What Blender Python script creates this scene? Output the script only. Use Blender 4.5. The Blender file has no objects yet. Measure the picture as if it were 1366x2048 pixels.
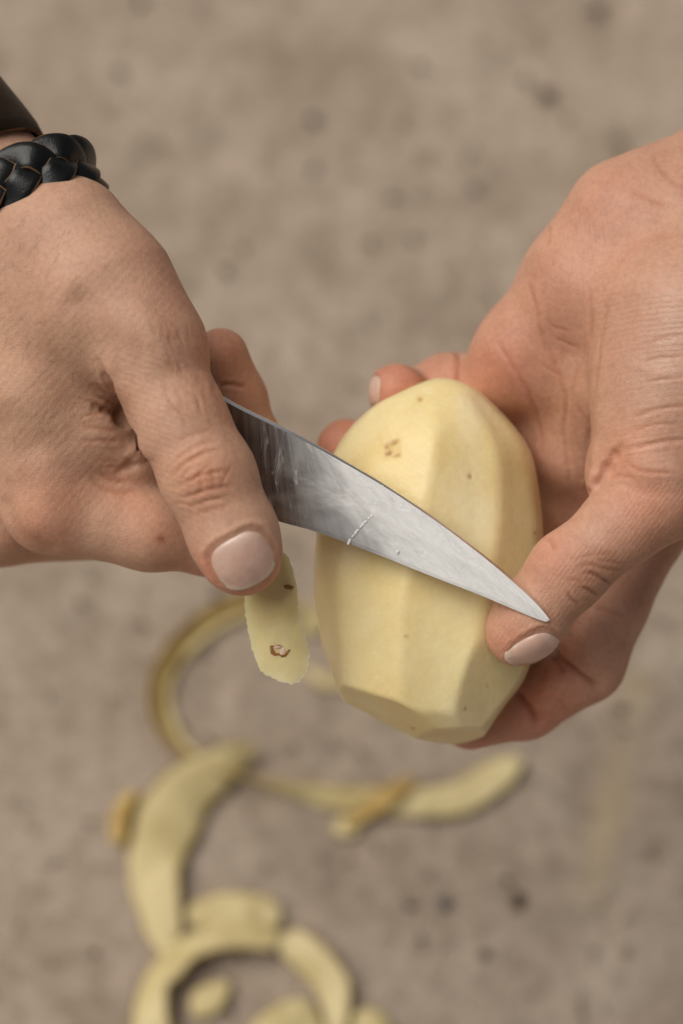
import bpy, math, random
import numpy as np
from mathutils import Vector, Matrix

# ---------------------------------------------------------------- camera, world, light
PITCH = 64.0                 # camera looks this far below the horizon
DIST = 550.0                 # mm from the lens to the work plane (blade and potato)
PXMM = 9.0                   # picture scale in the work plane
HANDS_H = 0.32              # height of the work above the ground, m
scene = bpy.context.scene
RX = math.radians(90.0 - PITCH)
ROT = np.array([[1, 0, 0],
                [0, math.cos(RX), -math.sin(RX)],
                [0, math.sin(RX), math.cos(RX)]])
ORG = np.array([0.0, 0.0, HANDS_H])

def to_world(p):             # work-frame mm -> world m
    return np.asarray(p, float) / 1000.0 @ ROT.T + ORG

cam_d = bpy.data.cameras.new('camera')
cam_d.sensor_fit = 'VERTICAL'
cam_d.sensor_height = 36.0
cam_d.lens = 36.0 * DIST / (2048 / PXMM)
cam_d.clip_start = 0.02
cam_d.clip_end = 200.0
cam_d.dof.use_dof = True
cam_d.dof.focus_distance = (DIST - 2.0) / 1000.0
cam_d.dof.aperture_fstop = 6.6
cam_d.dof.aperture_blades = 0
cam = bpy.data.objects.new('camera', cam_d)
scene.collection.objects.link(cam)
cam.location = to_world([0, 0, DIST])
cam.rotation_euler = (RX, 0, 0)
scene.camera = cam

SUN_CAM = np.array([-0.46, 0.50, 0.73])           # towards the light, in the work frame
sun_w = ROT @ (SUN_CAM / np.linalg.norm(SUN_CAM))
sun_el = math.asin(sun_w[2])
sun_az = math.atan2(sun_w[0], sun_w[1])

world = bpy.data.worlds.new('World')
scene.world = world
world.use_nodes = True
wn, wl = world.node_tree.nodes, world.node_tree.links
for n in list(wn):
    wn.remove(n)
w_out = wn.new('ShaderNodeOutputWorld')
w_bg = wn.new('ShaderNodeBackground')
w_sky = wn.new('ShaderNodeTexSky')
w_sky.sky_type = 'NISHITA'
w_sky.sun_disc = False
w_sky.sun_elevation = sun_el
w_sky.sun_rotation = sun_az
w_sky.air_density = 1.0
w_sky.dust_density = 5.0
w_hsv = wn.new('ShaderNodeHueSaturation')         # overcast: the cloud layer takes the blue out
w_hsv.inputs['Saturation'].default_value = 0.16
w_bg.inputs['Strength'].default_value = 0.050
wl.new(w_sky.outputs['Color'], w_hsv.inputs['Color'])
wl.new(w_hsv.outputs['Color'], w_bg.inputs['Color'])
wl.new(w_bg.outputs['Background'], w_out.inputs['Surface'])

sun_d = bpy.data.lights.new('sun', 'SUN')
sun_d.energy = 3.3
sun_d.angle = math.radians(52)
sun_d.color = (1.0, 0.945, 0.87)
sun = bpy.data.objects.new('sun', sun_d)
scene.collection.objects.link(sun)
sun.location = (0, 0, 3)
sun.rotation_euler = Vector(sun_w).to_track_quat('Z', 'Y').to_euler()

vs = scene.view_settings
vs.view_transform = 'Standard'
vs.look = 'None'
vs.exposure = -0.40
vs.gamma = 1.0
vs.use_curve_mapping = False
scene.cycles.use_denoising = True
scene.cycles.max_bounces = 6
scene.cycles.diffuse_bounces = 3
scene.cycles.glossy_bounces = 3

rng = np.random.default_rng(7)

# ---------------------------------------------------------------- small maths helpers
def P(u, v, z=0.0):
    """photo pixel + depth in mm (towards the lens) -> work-frame mm"""
    s = (DIST - z) / DIST / PXMM
    return np.array([(u - 683.0) * s, -(v - 1024.0) * s, z])

def J(u, v, z, r):
    return P(u, v, z), r * (DIST - z) / DIST / PXMM

def pix(p):
    s = DIST / (DIST - p[:, 2]) * PXMM
    return p[:, 0] * s + 683.0, 1024.0 - p[:, 1] * s

def ground_pt(u, v, h=0.0):
    c = np.array(to_world([0, 0, DIST]))
    q = np.array(to_world(P(u, v, 0)))
    d = q - c
    return c + d * ((h - c[2]) / d[2])

def lin(r, g, b):
    f = lambda c: (c / 255 / 12.92) if c / 255 <= 0.04045 else ((c / 255 + 0.055) / 1.055) ** 2.4
    return np.array([f(r), f(g), f(b)])

def sstep(a, b, x):
    t = np.clip((x - a) / (b - a), 0, 1)
    return t * t * (3 - 2 * t)

def _hash(ix, iy, iz, seed):
    n = (ix.astype(np.int64) * 374761393 + iy.astype(np.int64) * 668265263
         + iz.astype(np.int64) * 2147483647 + seed * 974634777) & 0xffffffff
    n = ((n ^ (n >> 13)) * 1274126177) & 0xffffffff
    return ((n ^ (n >> 16)) & 0xffff) / 65535.0 * 2 - 1

def noise3(p, seed=0):
    i = np.floor(p).astype(np.int64)
    f = p - i
    f = f * f * (3 - 2 * f)
    out = 0
    for dx in (0, 1):
        for dy in (0, 1):
            for dz in (0, 1):
                w = (f[:, 0] if dx else 1 - f[:, 0]) * (f[:, 1] if dy else 1 - f[:, 1]) * (f[:, 2] if dz else 1 - f[:, 2])
                out = out + w * _hash(i[:, 0] + dx, i[:, 1] + dy, i[:, 2] + dz, seed)
    return out

def fbm(p, octaves=3, seed=0):
    s, a, t = 0, 1.0, 0
    for o in range(octaves):
        s = s + a * noise3(p * 2 ** o + 17.3 * o, seed + o)
        t += a
        a *= 0.5
    return s / t

def smin(a, b, k):
    h = np.maximum(k - np.abs(a - b), 0) / k
    return np.minimum(a, b) - h * h * k * 0.25

def smax(a, b, k):
    h = np.maximum(k - np.abs(a - b), 0) / k
    return np.maximum(a, b) + h * h * k * 0.25

def cone(p, a, b, ra, rb, flat=None):
    ba = b - a
    pa = p - a
    h = np.clip((pa @ ba) / (ba @ ba), 0, 1)
    q = pa - h[:, None] * ba
    if flat is not None:
        ax, f = flat
        q = q + (f - 1) * (q @ ax)[:, None] * ax
    return np.sqrt((q * q).sum(1)) - (ra + (rb - ra) * h)

def chain(p, joints, k=3.0, flat=None):
    d = None
    for j0, j1 in zip(joints[:-1], joints[1:]):
        c = cone(p, j0[0], j1[0], j0[1], j1[1], flat)
        d = c if d is None else smin(d, c, k)
    return d

def seg_dist2(u, v, pts):
    """distance in px to a polyline and the fraction along it"""
    best = np.full(u.shape, 1e9)
    fr = np.zeros(u.shape)
    pts = np.asarray(pts, float)
    L = np.sqrt(((pts[1:] - pts[:-1]) ** 2).sum(1))
    acc, tot = 0, L.sum()
    for i in range(len(pts) - 1):
        a, b = pts[i], pts[i + 1]
        ba = b - a
        h = np.clip(((u - a[0]) * ba[0] + (v - a[1]) * ba[1]) / (ba @ ba), 0, 1)
        d = np.hypot(u - a[0] - h * ba[0], v - a[1] - h * ba[1])
        m = d < best
        best[m] = d[m]
        fr[m] = (acc + h[m] * L[i]) / tot
        acc += L[i]
    return best, fr

def spline(pts, n):
    """Catmull-Rom through points, resampled to n by parameter"""
    pts = np.asarray(pts, float)
    q = np.vstack([2 * pts[0] - pts[1], pts, 2 * pts[-1] - pts[-2]])
    t = np.linspace(0, len(pts) - 1 - 1e-9, n)
    i = np.floor(t).astype(int)
    f = (t - i)[:, None]
    p0, p1, p2, p3 = q[i], q[i + 1], q[i + 2], q[i + 3]
    return 0.5 * (2 * p1 + (p2 - p0) * f + (2 * p0 - 5 * p1 + 4 * p2 - p3) * f ** 2 + (3 * p1 - p0 - 3 * p2 + p3) * f ** 3)

# ---------------------------------------------------------------- implicit surface -> mesh
def field_grid(F, lo, hi, h):
    n = [int(math.ceil((hi[i] - lo[i]) / h)) + 1 for i in range(3)]
    ax = [lo[i] + h * np.arange(n[i]) for i in range(3)]
    # coarse pass first: only the band near the surface is evaluated finely
    c = 4
    ca = [a[::c] for a in ax]
    g = np.stack(np.meshgrid(*ca, indexing='ij'), -1).reshape(-1, 3)
    D = F(g).reshape([len(a) for a in ca])
    near = np.abs(D) < h * c * 2.6
    D_full = np.repeat(np.repeat(np.repeat(D, c, 0), c, 1), c, 2)[:n[0], :n[1], :n[2]].copy()
    m_full = np.repeat(np.repeat(np.repeat(near, c, 0), c, 1), c, 2)[:n[0], :n[1], :n[2]]
    ii = np.argwhere(m_full)
    pts = np.stack([ax[k][ii[:, k]] for k in range(3)], -1)
    out = np.empty(len(pts))
    for s in range(0, len(pts), 200000):
        out[s:s + 200000] = F(pts[s:s + 200000])
    D_full[m_full] = out
    return D_full

def surface_nets(F, lo, hi, h):
    lo = np.asarray(lo, float); hi = np.asarray(hi, float)
    D = field_grid(F, lo, hi, h)
    S = D < 0
    nx, ny, nz = D.shape
    acc = np.zeros((nx - 1, ny - 1, nz - 1, 3))
    cnt = np.zeros((nx - 1, ny - 1, nz - 1))
    corners = [(i, j, k) for i in (0, 1) for j in (0, 1) for k in (0, 1)]
    def sub(A, c):
        return A[c[0]:nx - 1 + c[0], c[1]:ny - 1 + c[1], c[2]:nz - 1 + c[2]]
    for a in corners:
        for ax in range(3):
            if a[ax]:
                continue
            b = list(a); b[ax] = 1
            da, db = sub(D, a), sub(D, b)
            m = (da < 0) != (db < 0)
            t = np.where(m, da / np.where(m, da - db, 1), 0)
            cnt += m
            for q in range(3):
                acc[..., q] += m * (a[q] + (t if q == ax else 0))
    act = cnt > 0
    idx = -np.ones(act.shape, np.int64)
    cells = np.argwhere(act)
    idx[act] = np.arange(len(cells))
    V = lo + h * (cells + acc[act] / cnt[act][:, None])
    quads = []
    for ax in range(3):
        sl0 = [slice(None)] * 3; sl1 = [slice(None)] * 3
        sl0[ax] = slice(0, -1); sl1[ax] = slice(1, None)
        s0, s1 = S[tuple(sl0)], S[tuple(sl1)]
        e = np.argwhere(s0 != s1)
        o1, o2 = (ax + 1) % 3, (ax + 2) % 3
        dims = (nx, ny, nz)
        ok = (e[:, o1] > 0) & (e[:, o2] > 0) & (e[:, o1] < dims[o1] - 1) & (e[:, o2] < dims[o2] - 1)
        e = e[ok]
        def at(d1, d2):
            c = e.copy(); c[:, o1] -= d1; c[:, o2] -= d2
            return idx[c[:, 0], c[:, 1], c[:, 2]]
        q = np.stack([at(1, 1), at(0, 1), at(0, 0), at(1, 0)], -1)
        inside = s0[e[:, 0], e[:, 1], e[:, 2]]
        q[~inside] = q[~inside][:, ::-1]
        quads.append(q)
    Q = np.vstack(quads)
    Q = Q[(Q >= 0).all(1)]
    return V, Q

def grad(F, p, e=0.08):
    ks = np.array([[1, -1, -1], [-1, -1, 1], [-1, 1, -1], [1, 1, 1]], float)
    return sum(k * F(p + k * e)[:, None] for k in ks) / (4 * e)

def project_n(F, V, Q, it=2):
    for _ in range(it):
        V = V - vnormals(V, Q) * np.clip(F(V), -0.6, 0.6)[:, None]
    return V

def project(F, V, it=3):
    for _ in range(it):
        g = grad(F, V)
        V = V - (np.clip(F(V), -1.5, 1.5) / np.maximum((g * g).sum(1), 0.09))[:, None] * g
    return V

def subdivide(V, Q):
    E = np.stack([Q, np.roll(Q, -1, 1)], -1).reshape(-1, 2)
    E.sort(1)
    key = E[:, 0] * (len(V) + 1) + E[:, 1]
    uk, inv = np.unique(key, return_inverse=True)
    a, b = uk // (len(V) + 1), uk % (len(V) + 1)
    mids = (V[a] + V[b]) / 2
    cen = V[Q].mean(1)
    ei = inv.reshape(-1, 4) + len(V)
    ci = np.arange(len(Q)) + len(V) + len(mids)
    NQ = np.vstack([np.stack([Q[:, i], ei[:, i], ci, ei[:, i - 1]], -1) for i in range(4)])
    return np.vstack([V, mids, cen]), NQ

def vnormals(V, Q):
    n = np.cross(V[Q[:, 2]] - V[Q[:, 0]], V[Q[:, 3]] - V[Q[:, 1]])
    N = np.zeros_like(V)
    for i in range(4):
        for k in range(3):
            N[:, k] += np.bincount(Q[:, i], n[:, k], len(V))
    return N / np.maximum(np.linalg.norm(N, axis=1), 1e-9)[:, None]

# ---------------------------------------------------------------- blender object helpers
def link(o):
    scene.collection.objects.link(o)
    return o

def set_props(o, label=None, cat=None, group=None, kind=None):
    if label: o['label'] = label
    if cat: o['category'] = cat
    if group: o['group'] = group
    if kind: o['kind'] = kind
    return o

def mesh_obj(name, V_world, F, mats, origin=None, parent=None, smooth=True, mat_idx=None, attrs=None, uv=None):
    """V_world in metres; origin = the thing's base; a child is given in the same world frame"""
    V_world = np.asarray(V_world, float)
    if parent is not None:
        org = np.array(parent['_org'][:]) if '_org' in parent else np.zeros(3)
    else:
        org = V_world.mean(0) if origin is None else np.asarray(origin, float)
    me = bpy.data.meshes.new(name)
    if isinstance(F, np.ndarray):
        n = F.shape[1]
        me.vertices.add(len(V_world))
        me.vertices.foreach_set('co', (V_world - org).astype(np.float32).ravel())
        me.loops.add(F.size)
        me.loops.foreach_set('vertex_index', F.astype(np.int32).ravel())
        me.polygons.add(len(F))
        me.polygons.foreach_set('loop_start', np.arange(0, F.size, n, dtype=np.int32))
        me.update(calc_edges=True)
        me.validate()
    else:
        me.from_pydata((V_world - org).tolist(), [], F)
        me.update()
    for m in (mats if isinstance(mats, (list, tuple)) else [mats]):
        me.materials.append(m)
    if mat_idx is not None:
        me.polygons.foreach_set('material_index', np.asarray(mat_idx, np.int32))
    me.polygons.foreach_set('use_smooth', np.full(len(me.polygons), smooth))
    for an, av in (attrs or {}).items():
        av = np.asarray(av, np.float32)
        if av.ndim == 2:
            at = me.attributes.new(an, 'FLOAT_COLOR', 'POINT')
            at.data.foreach_set('color', np.hstack([av, np.ones((len(av), 1), np.float32)]).ravel())
        else:
            at = me.attributes.new(an, 'FLOAT', 'POINT')
            at.data.foreach_set('value', av)
    if uv is not None:
        ul = me.uv_layers.new(name='UVMap')
        li = np.empty(len(me.loops), np.int32)
        me.loops.foreach_get('vertex_index', li)
        ul.data.foreach_set('uv', np.asarray(uv, np.float32)[li].ravel())
    o = link(bpy.data.objects.new(name, me))
    if parent is not None:
        o.parent = parent
    else:
        o.location = org
    ORIGIN[o.name] = org
    return o

ORIGIN = {}
class _Org(dict): pass

def child_obj(name, V_world, F, mats, parent, **kw):
    V = np.asarray(V_world, float) - ORIGIN[parent.name]
    o = mesh_obj(name, V, F, mats, origin=(0, 0, 0), **kw)
    o.parent = parent
    o.location = (0, 0, 0)
    ORIGIN[o.name] = ORIGIN[parent.name]
    return o

def empty(name, loc):
    o = link(bpy.data.objects.new(name, None))
    o.location = loc
    o.empty_display_size = 0.02
    ORIGIN[o.name] = np.asarray(loc, float)
    return o

class NT:
    """tiny node-tree builder"""
    def __init__(self, name):
        self.m = bpy.data.materials.new(name)
        self.m.use_nodes = True
        self.t = self.m.node_tree
        self.b = self.t.nodes['Principled BSDF']
    def n(self, typ, **kw):
        nd = self.t.nodes.new(typ)
        for k, v in kw.items():
            if hasattr(nd, k) and not k.startswith('i_'):
                setattr(nd, k, v)
        return nd
    def l(self, a, b):
        self.t.links.new(a, b)
    def set(self, **kw):
        for k, v in kw.items():
            self.b.inputs[k.replace('_', ' ')].default_value = v
    def attr(self, name):
        a = self.n('ShaderNodeAttribute'); a.attribute_name = name
        return a
    def objco(self, scale=(1, 1, 1), rot=(0, 0, 0)):
        c = self.n('ShaderNodeTexCoord'); m = self.n('ShaderNodeMapping')
        m.inputs['Scale'].default_value = scale
        m.inputs['Rotation'].default_value = rot
        self.l(c.outputs['Object'], m.inputs['Vector'])
        return m.outputs['Vector']
    def noise(self, vec, scale, detail=3, rough=0.55, dist=0.0):
        t = self.n('ShaderNodeTexNoise')
        t.inputs['Scale'].default_value = scale
        t.inputs['Detail'].default_value = detail
        t.inputs['Roughness'].default_value = rough
        t.inputs['Distortion'].default_value = dist
        if vec is not None: self.l(vec, t.inputs['Vector'])
        return t.outputs['Fac']
    def ramp(self, fac, stops):
        r = self.n('ShaderNodeValToRGB')
        e = r.color_ramp.elements
        while len(e) > 1: e.remove(e[-1])
        for i, (p, c) in enumerate(stops):
            x = e[0] if i == 0 else e.new(p)
            x.position = p
            x.color = (*c, 1) if len(c) == 3 else c
        self.l(fac, r.inputs['Fac'])
        return r.outputs['Color']
    def math(self, op, a, b=None, clamp=False):
        m = self.n('ShaderNodeMath'); m.operation = op; m.use_clamp = clamp
        for i, x in enumerate((a, b)):
            if x is None: continue
            if isinstance(x, (int, float)): m.inputs[i].default_value = x
            else: self.l(x, m.inputs[i])
        return m.outputs[0]
    def mix(self, typ, fac, a, b):
        m = self.n('ShaderNodeMix'); m.data_type = 'RGBA'; m.blend_type = typ
        for s, x in ((m.inputs[0], fac), (m.inputs[6], a), (m.inputs[7], b)):
            if isinstance(x, (int, float)): s.default_value = x
            elif isinstance(x, (tuple, list, np.ndarray)): s.default_value = (*x, 1)
            else: self.l(x, s)
        return m.outputs[2]
    def bump(self, h, strength, dist, prev=None):
        b = self.n('ShaderNodeBump')
        b.inputs['Strength'].default_value = strength
        b.inputs['Distance'].default_value = dist
        self.l(h, b.inputs['Height'])
        if prev is not None: self.l(prev, b.inputs['Normal'])
        return b.outputs['Normal']

# ---------------------------------------------------------------- materials
def skin_material():
    t = NT('skin')
    co = t.objco()
    col = t.attr('tint').outputs['Color']
    blot = t.ramp(t.noise(co, 110, 4, 0.6), [(0.3, (0.90, 0.86, 0.84)), (0.5, (1, 1, 1)), (0.72, (1.05, 1.06, 1.06))])
    fine = t.ramp(t.noise(co, 900, 3, 0.6), [(0.3, (0.90, 0.88, 0.86)), (0.55, (1, 1, 1)), (0.75, (1.06, 1.06, 1.05))])
    c = t.mix('MULTIPLY', 1.0, col, blot)
    c = t.mix('MULTIPLY', 1.0, c, fine)
    t.l(c, t.b.inputs['Base Color'])
    # skin grain: fine polygonal net, pores, and the directed lines carried by the 'ridge' attributes
    v = t.n('ShaderNodeTexVoronoi'); v.feature = 'DISTANCE_TO_EDGE'
    wob = t.n('ShaderNodeTexNoise'); wob.inputs['Scale'].default_value = 500
    t.l(co, wob.inputs['Vector'])
    vm = t.n('ShaderNodeVectorMath'); vm.operation = 'MULTIPLY_ADD'
    t.l(wob.outputs['Color'], vm.inputs[0]); vm.inputs[1].default_value = (0.0012,) * 3
    t.l(co, vm.inputs[2])
    t.l(vm.outputs[0], v.inputs['Vector'])
    v.inputs['Scale'].default_value = 1150
    net = t.math('MINIMUM', v.outputs['Distance'], 0.16)
    ph = t.attr('ridge_phase').outputs['Fac']
    rw = t.attr('ridge_weight').outputs['Fac']
    jit = t.math('MULTIPLY', t.noise(co, 420, 3), 5.0)
    wave = t.math('SINE', t.math('ADD', ph, jit))
    wave = t.math('MULTIPLY', t.math('MULTIPLY', wave, rw), t.noise(co, 330, 2))
    n1 = t.bump(t.noise(co, 260, 5, 0.65), 0.24, 0.0006)
    n2 = t.bump(net, 0.22, 0.0011, n1)
    n3 = t.bump(wave, 0.35, 0.00018, n2)
    t.l(n3, t.b.inputs['Normal'])
    rr = t.ramp(t.noise(co, 700, 3), [(0.3, (0.50,) * 3), (0.7, (0.66,) * 3)])
    gl = t.attr('gloss').outputs['Fac']
    t.l(t.math('SUBTRACT', rr, gl), t.b.inputs['Roughness'])
    t.set(Subsurface_Weight=0.35, Subsurface_Radius=(1.0, 0.38, 0.22), Subsurface_Scale=0.0028,
          Specular_IOR_Level=0.42)
    return t.m

def nail_material():
    t = NT('nail')
    co = t.objco()
    col = t.attr('tint').outputs['Color']
    var = t.ramp(t.noise(co, 260, 3), [(0.3, (0.93, 0.92, 0.92)), (0.7, (1.05, 1.05, 1.05))])
    t.l(t.mix('MULTIPLY', 1.0, col, var), t.b.inputs['Base Color'])
    t.l(t.bump(t.noise(co, 420, 4), 0.26, 0.0006), t.b.inputs['Normal'])
    t.set(Roughness=0.36, Subsurface_Weight=0.25, Subsurface_Radius=(1.0, 0.5, 0.4), Subsurface_Scale=0.0015,
          Coat_Weight=0.3, Coat_Roughness=0.26)
    return t.m

def potato_material():
    t = NT('potato_flesh')
    co = t.objco()
    col = t.attr('tint').outputs['Color']
    big = t.ramp(t.noise(co, 45, 3), [(0.3, (0.92, 0.88, 0.78)), (0.55, (1, 1, 1)), (0.75, (1.05, 1.06, 1.12))])
    fine = t.ramp(t.noise(co, 700, 4, 0.7), [(0.3, (0.955, 0.95, 0.93)), (0.6, (1, 1, 1)), (0.75, (1.03, 1.03, 1.05))])
    strk = t.noise(t.objco((300, 300, 40)), 1.0, 3)
    c = t.mix('MULTIPLY', 1.0, t.mix('MULTIPLY', 1.0, col, big), fine)
    t.l(c, t.b.inputs['Base Color'])
    n1 = t.bump(strk, 0.35, 0.0005)
    n2 = t.bump(t.noise(co, 1300, 3), 0.15, 0.0003, n1)
    t.l(n2, t.b.inputs['Normal'])
    r = t.ramp(t.noise(co, 180, 3), [(0.3, (0.30,) * 3), (0.7, (0.46,) * 3)])
    t.l(r, t.b.inputs['Roughness'])
    t.set(Subsurface_Weight=0.5, Subsurface_Radius=(1.0, 0.70, 0.30), Subsurface_Scale=0.003, Specular_IOR_Level=0.4)
    return t.m

def peel_skin_material():
    t = NT('potato_skin')
    co = t.objco()
    c = t.ramp(t.noise(co, 160, 5, 0.65), [(0.3, lin(150, 114, 58)), (0.5, lin(188, 156, 88)), (0.7, lin(206, 180, 114))])
    t.l(c, t.b.inputs['Base Color'])
    t.l(t.bump(t.noise(co, 900, 3), 0.4, 0.0006), t.b.inputs['Normal'])
    t.set(Roughness=0.7)
    return t.m

def steel_material():
    t = NT('knife_steel')
    uvn = t.n('ShaderNodeUVMap')
    mp = t.n('ShaderNodeMapping'); mp.inputs['Scale'].default_value = (900, 14, 1)
    t.l(uvn.outputs['UV'], mp.inputs['Vector'])
    grind = t.noise(mp.outputs['Vector'], 1.0, 4, 0.6, 0.3)
    mp2 = t.n('ShaderNodeMapping'); mp2.inputs['Scale'].default_value = (1, 1, 1)
    t.l(uvn.outputs['UV'], mp2.inputs['Vector'])
    sep = t.n('ShaderNodeSeparateXYZ'); t.l(uvn.outputs['UV'], sep.inputs[0])
    # dried starch from the potato: covers the blade from a ragged front towards the tip
    wet = t.noise(mp2.outputs['Vector'], 55, 4, 0.65, 0.6)
    s = t.math('ADD', sep.outputs['X'], t.math('MULTIPLY', t.math('SUBTRACT', wet, 0.5), 0.030))
    film = t.ramp(s, [(0.0, (0, 0, 0)), (0.009, (0.04,) * 3), (0.017, (0.40,) * 3), (0.026, (0.86,) * 3), (0.040, (0.97,) * 3)])
    patch = t.ramp(t.noise(mp2.outputs['Vector'], 210, 4, 0.7, 0.8), [(0.30, (0.86,) * 3), (0.5, (1, 1, 1))])
    mp3 = t.n('ShaderNodeMapping'); mp3.inputs['Scale'].default_value = (420, 110, 1); mp3.inputs['Rotation'].default_value = (0, 0, 0.35)
    t.l(uvn.outputs['UV'], mp3.inputs['Vector'])
    streak = t.ramp(t.noise(mp3.outputs['Vector'], 1.0, 4, 0.65, 0.8), [(0.54, (0, 0, 0)), (0.68, (1, 1, 1))])
    band = t.ramp(sep.outputs['X'], [(0.003, (0, 0, 0)), (0.009, (0.6,) * 3), (0.020, (0.5,) * 3), (0.03, (0, 0, 0))])
    film = t.math('MAXIMUM', t.math('MULTIPLY', film, patch), t.math('MULTIPLY', streak, band))
    t.set(Metallic=1.0, Roughness=0.30)
    t.l(t.ramp(grind, [(0.3, (0.20, 0.185, 0.175)), (0.7, (0.36, 0.34, 0.325))]), t.b.inputs['Base Color'])
    nb = t.bump(grind, 0.4, 0.00008)
    blob = t.ramp(t.noise(mp2.outputs['Vector'], 160, 4, 0.6, 1.5), [(0.45, (0, 0, 0)), (0.62, (1, 1, 1))])
    nb2 = t.bump(t.math('MULTIPLY', blob, film), 0.25, 0.0003, nb)
    t.l(nb2, t.b.inputs['Normal'])
    t.l(t.ramp(grind, [(0.3, (0.24,) * 3), (0.7, (0.40,) * 3)]), t.b.inputs['Roughness'])
    d = t.n('ShaderNodeBsdfPrincipled')
    fc = t.ramp(t.noise(mp2.outputs['Vector'], 420, 4, 0.7), [(0.3, (0.82, 0.815, 0.79)), (0.65, (0.92, 0.915, 0.90))])
    t.l(fc, d.inputs['Base Color'])
    d.inputs['Roughness'].default_value = 0.42
    t.l(nb2, d.inputs['Normal'])
    mx = t.n('ShaderNodeMixShader')
    t.l(film, mx.inputs[0]); t.l(t.b.outputs[0], mx.inputs[1]); t.l(d.outputs[0], mx.inputs[2])
    t.l(mx.outputs[0], t.t.nodes['Material Output'].inputs['Surface'])
    return t.m

def plain(name, c1, c2, scale=200, rough=0.5, bump=0.2, **kw):
    t = NT(name)
    co = t.objco()
    t.l(t.ramp(t.noise(co, scale, 4), [(0.3, c1), (0.7, c2)]), t.b.inputs['Base Color'])
    t.l(t.bump(t.noise(co, scale * 4, 3), bump, 0.0005), t.b.inputs['Normal'])
    t.set(Roughness=rough, **kw)
    return t.m

def ground_material():
    t = NT('sandy_ground')
    co = t.objco()
    a = t.ramp(t.noise(co, 16, 5, 0.62), [(0.28, lin(157, 140, 122)), (0.5, lin(177, 160, 143)), (0.72, lin(191, 175, 158))])
    b = t.ramp(t.noise(co, 130, 4, 0.7), [(0.32, (0.76, 0.74, 0.71)), (0.5, (1, 1, 1)), (0.68, (1.10, 1.09, 1.08))])
    g = t.ramp(t.noise(co, 700, 3, 0.7), [(0.3, (0.72, 0.70, 0.67)), (0.55, (1, 1, 1)), (0.75, (1.2, 1.2, 1.2))])
    sp = t.ramp(t.noise(co, 48, 3, 0.6, 0.5), [(0.23, (0.55, 0.49, 0.41)), (0.34, (1, 1, 1))])
    c = t.mix('MULTIPLY', 1.0, t.mix('MULTIPLY', 1.0, a, b), t.mix('MULTIPLY', 1.0, g, sp))
    st = t.attr('stain').outputs['Fac']
    c = t.mix('MIX', st, c, tuple(lin(186, 166, 132)))
    t.l(c, t.b.inputs['Base Color'])
    t.l(t.bump(t.noise(co, 420, 5, 0.7), 0.6, 0.002), t.b.inputs['Normal'])
    t.set(Roughness=0.92, Specular_IOR_Level=0.2)
    return t.m

def peel_flesh_material():
    t = NT('peel_flesh')
    co = t.objco()
    c = t.mix('MULTIPLY', 1.0, t.attr('tint').outputs['Color'], t.ramp(t.noise(co, 120, 4), [(0.3, (0.84, 0.80, 0.70)), (0.6, (1, 1, 1))]))
    t.l(c, t.b.inputs['Base Color'])
    t.l(t.bump(t.noise(co, 500, 3), 0.3, 0.0006), t.b.inputs['Normal'])
    t.set(Roughness=0.5, Subsurface_Weight=0.15, Subsurface_Radius=(1.0, 0.7, 0.3), Subsurface_Scale=0.001)
    return t.m

M = {
    'peel_flesh': peel_flesh_material(),
    'skin': skin_material(), 'nail': nail_material(), 'potato': potato_material(),
    'peel_skin': peel_skin_material(), 'steel': steel_material(), 'ground': ground_material(),
    'handle': plain('dark_handle_wood', (0.012, 0.008, 0.006), (0.03, 0.02, 0.014), 120, 0.45),
    'spine': plain('polished_spine', (0.72, 0.73, 0.74), (0.84, 0.85, 0.86), 300, 0.35, 0.05, Metallic=1.0),
    'rivet': plain('rivet_metal', (0.5, 0.48, 0.45), (0.6, 0.58, 0.55), 300, 0.35, 0.1, Metallic=1.0),
    'leather': plain('black_leather', (0.003, 0.0035, 0.0035), (0.007, 0.0075, 0.008), 420, 0.32, 0.12, Specular_IOR_Level=0.38),
    'rawedge': plain('raw_leather_edge', (0.035, 0.018, 0.008), (0.30, 0.17, 0.085), 330, 0.85, 0.5),
    'cuff': plain('brown_leather', (0.010, 0.005, 0.0025), (0.030, 0.016, 0.008), 150, 0.45, 0.15, Specular_IOR_Level=0.25),
    'stone_dark': plain('dark_stone', (0.030, 0.027, 0.023), (0.075, 0.066, 0.056), 400, 0.85),
    'stone_grey': plain('grey_stone', (0.06, 0.068, 0.072), (0.13, 0.14, 0.145), 400, 0.85),
    'stone_brown': plain('brown_crumb', (0.050, 0.032, 0.016), (0.12, 0.085, 0.05), 400, 0.9),
    'grit': plain('sand_grain', lin(120, 104, 86), lin(178, 162, 144), 400, 0.9),
}

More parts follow.
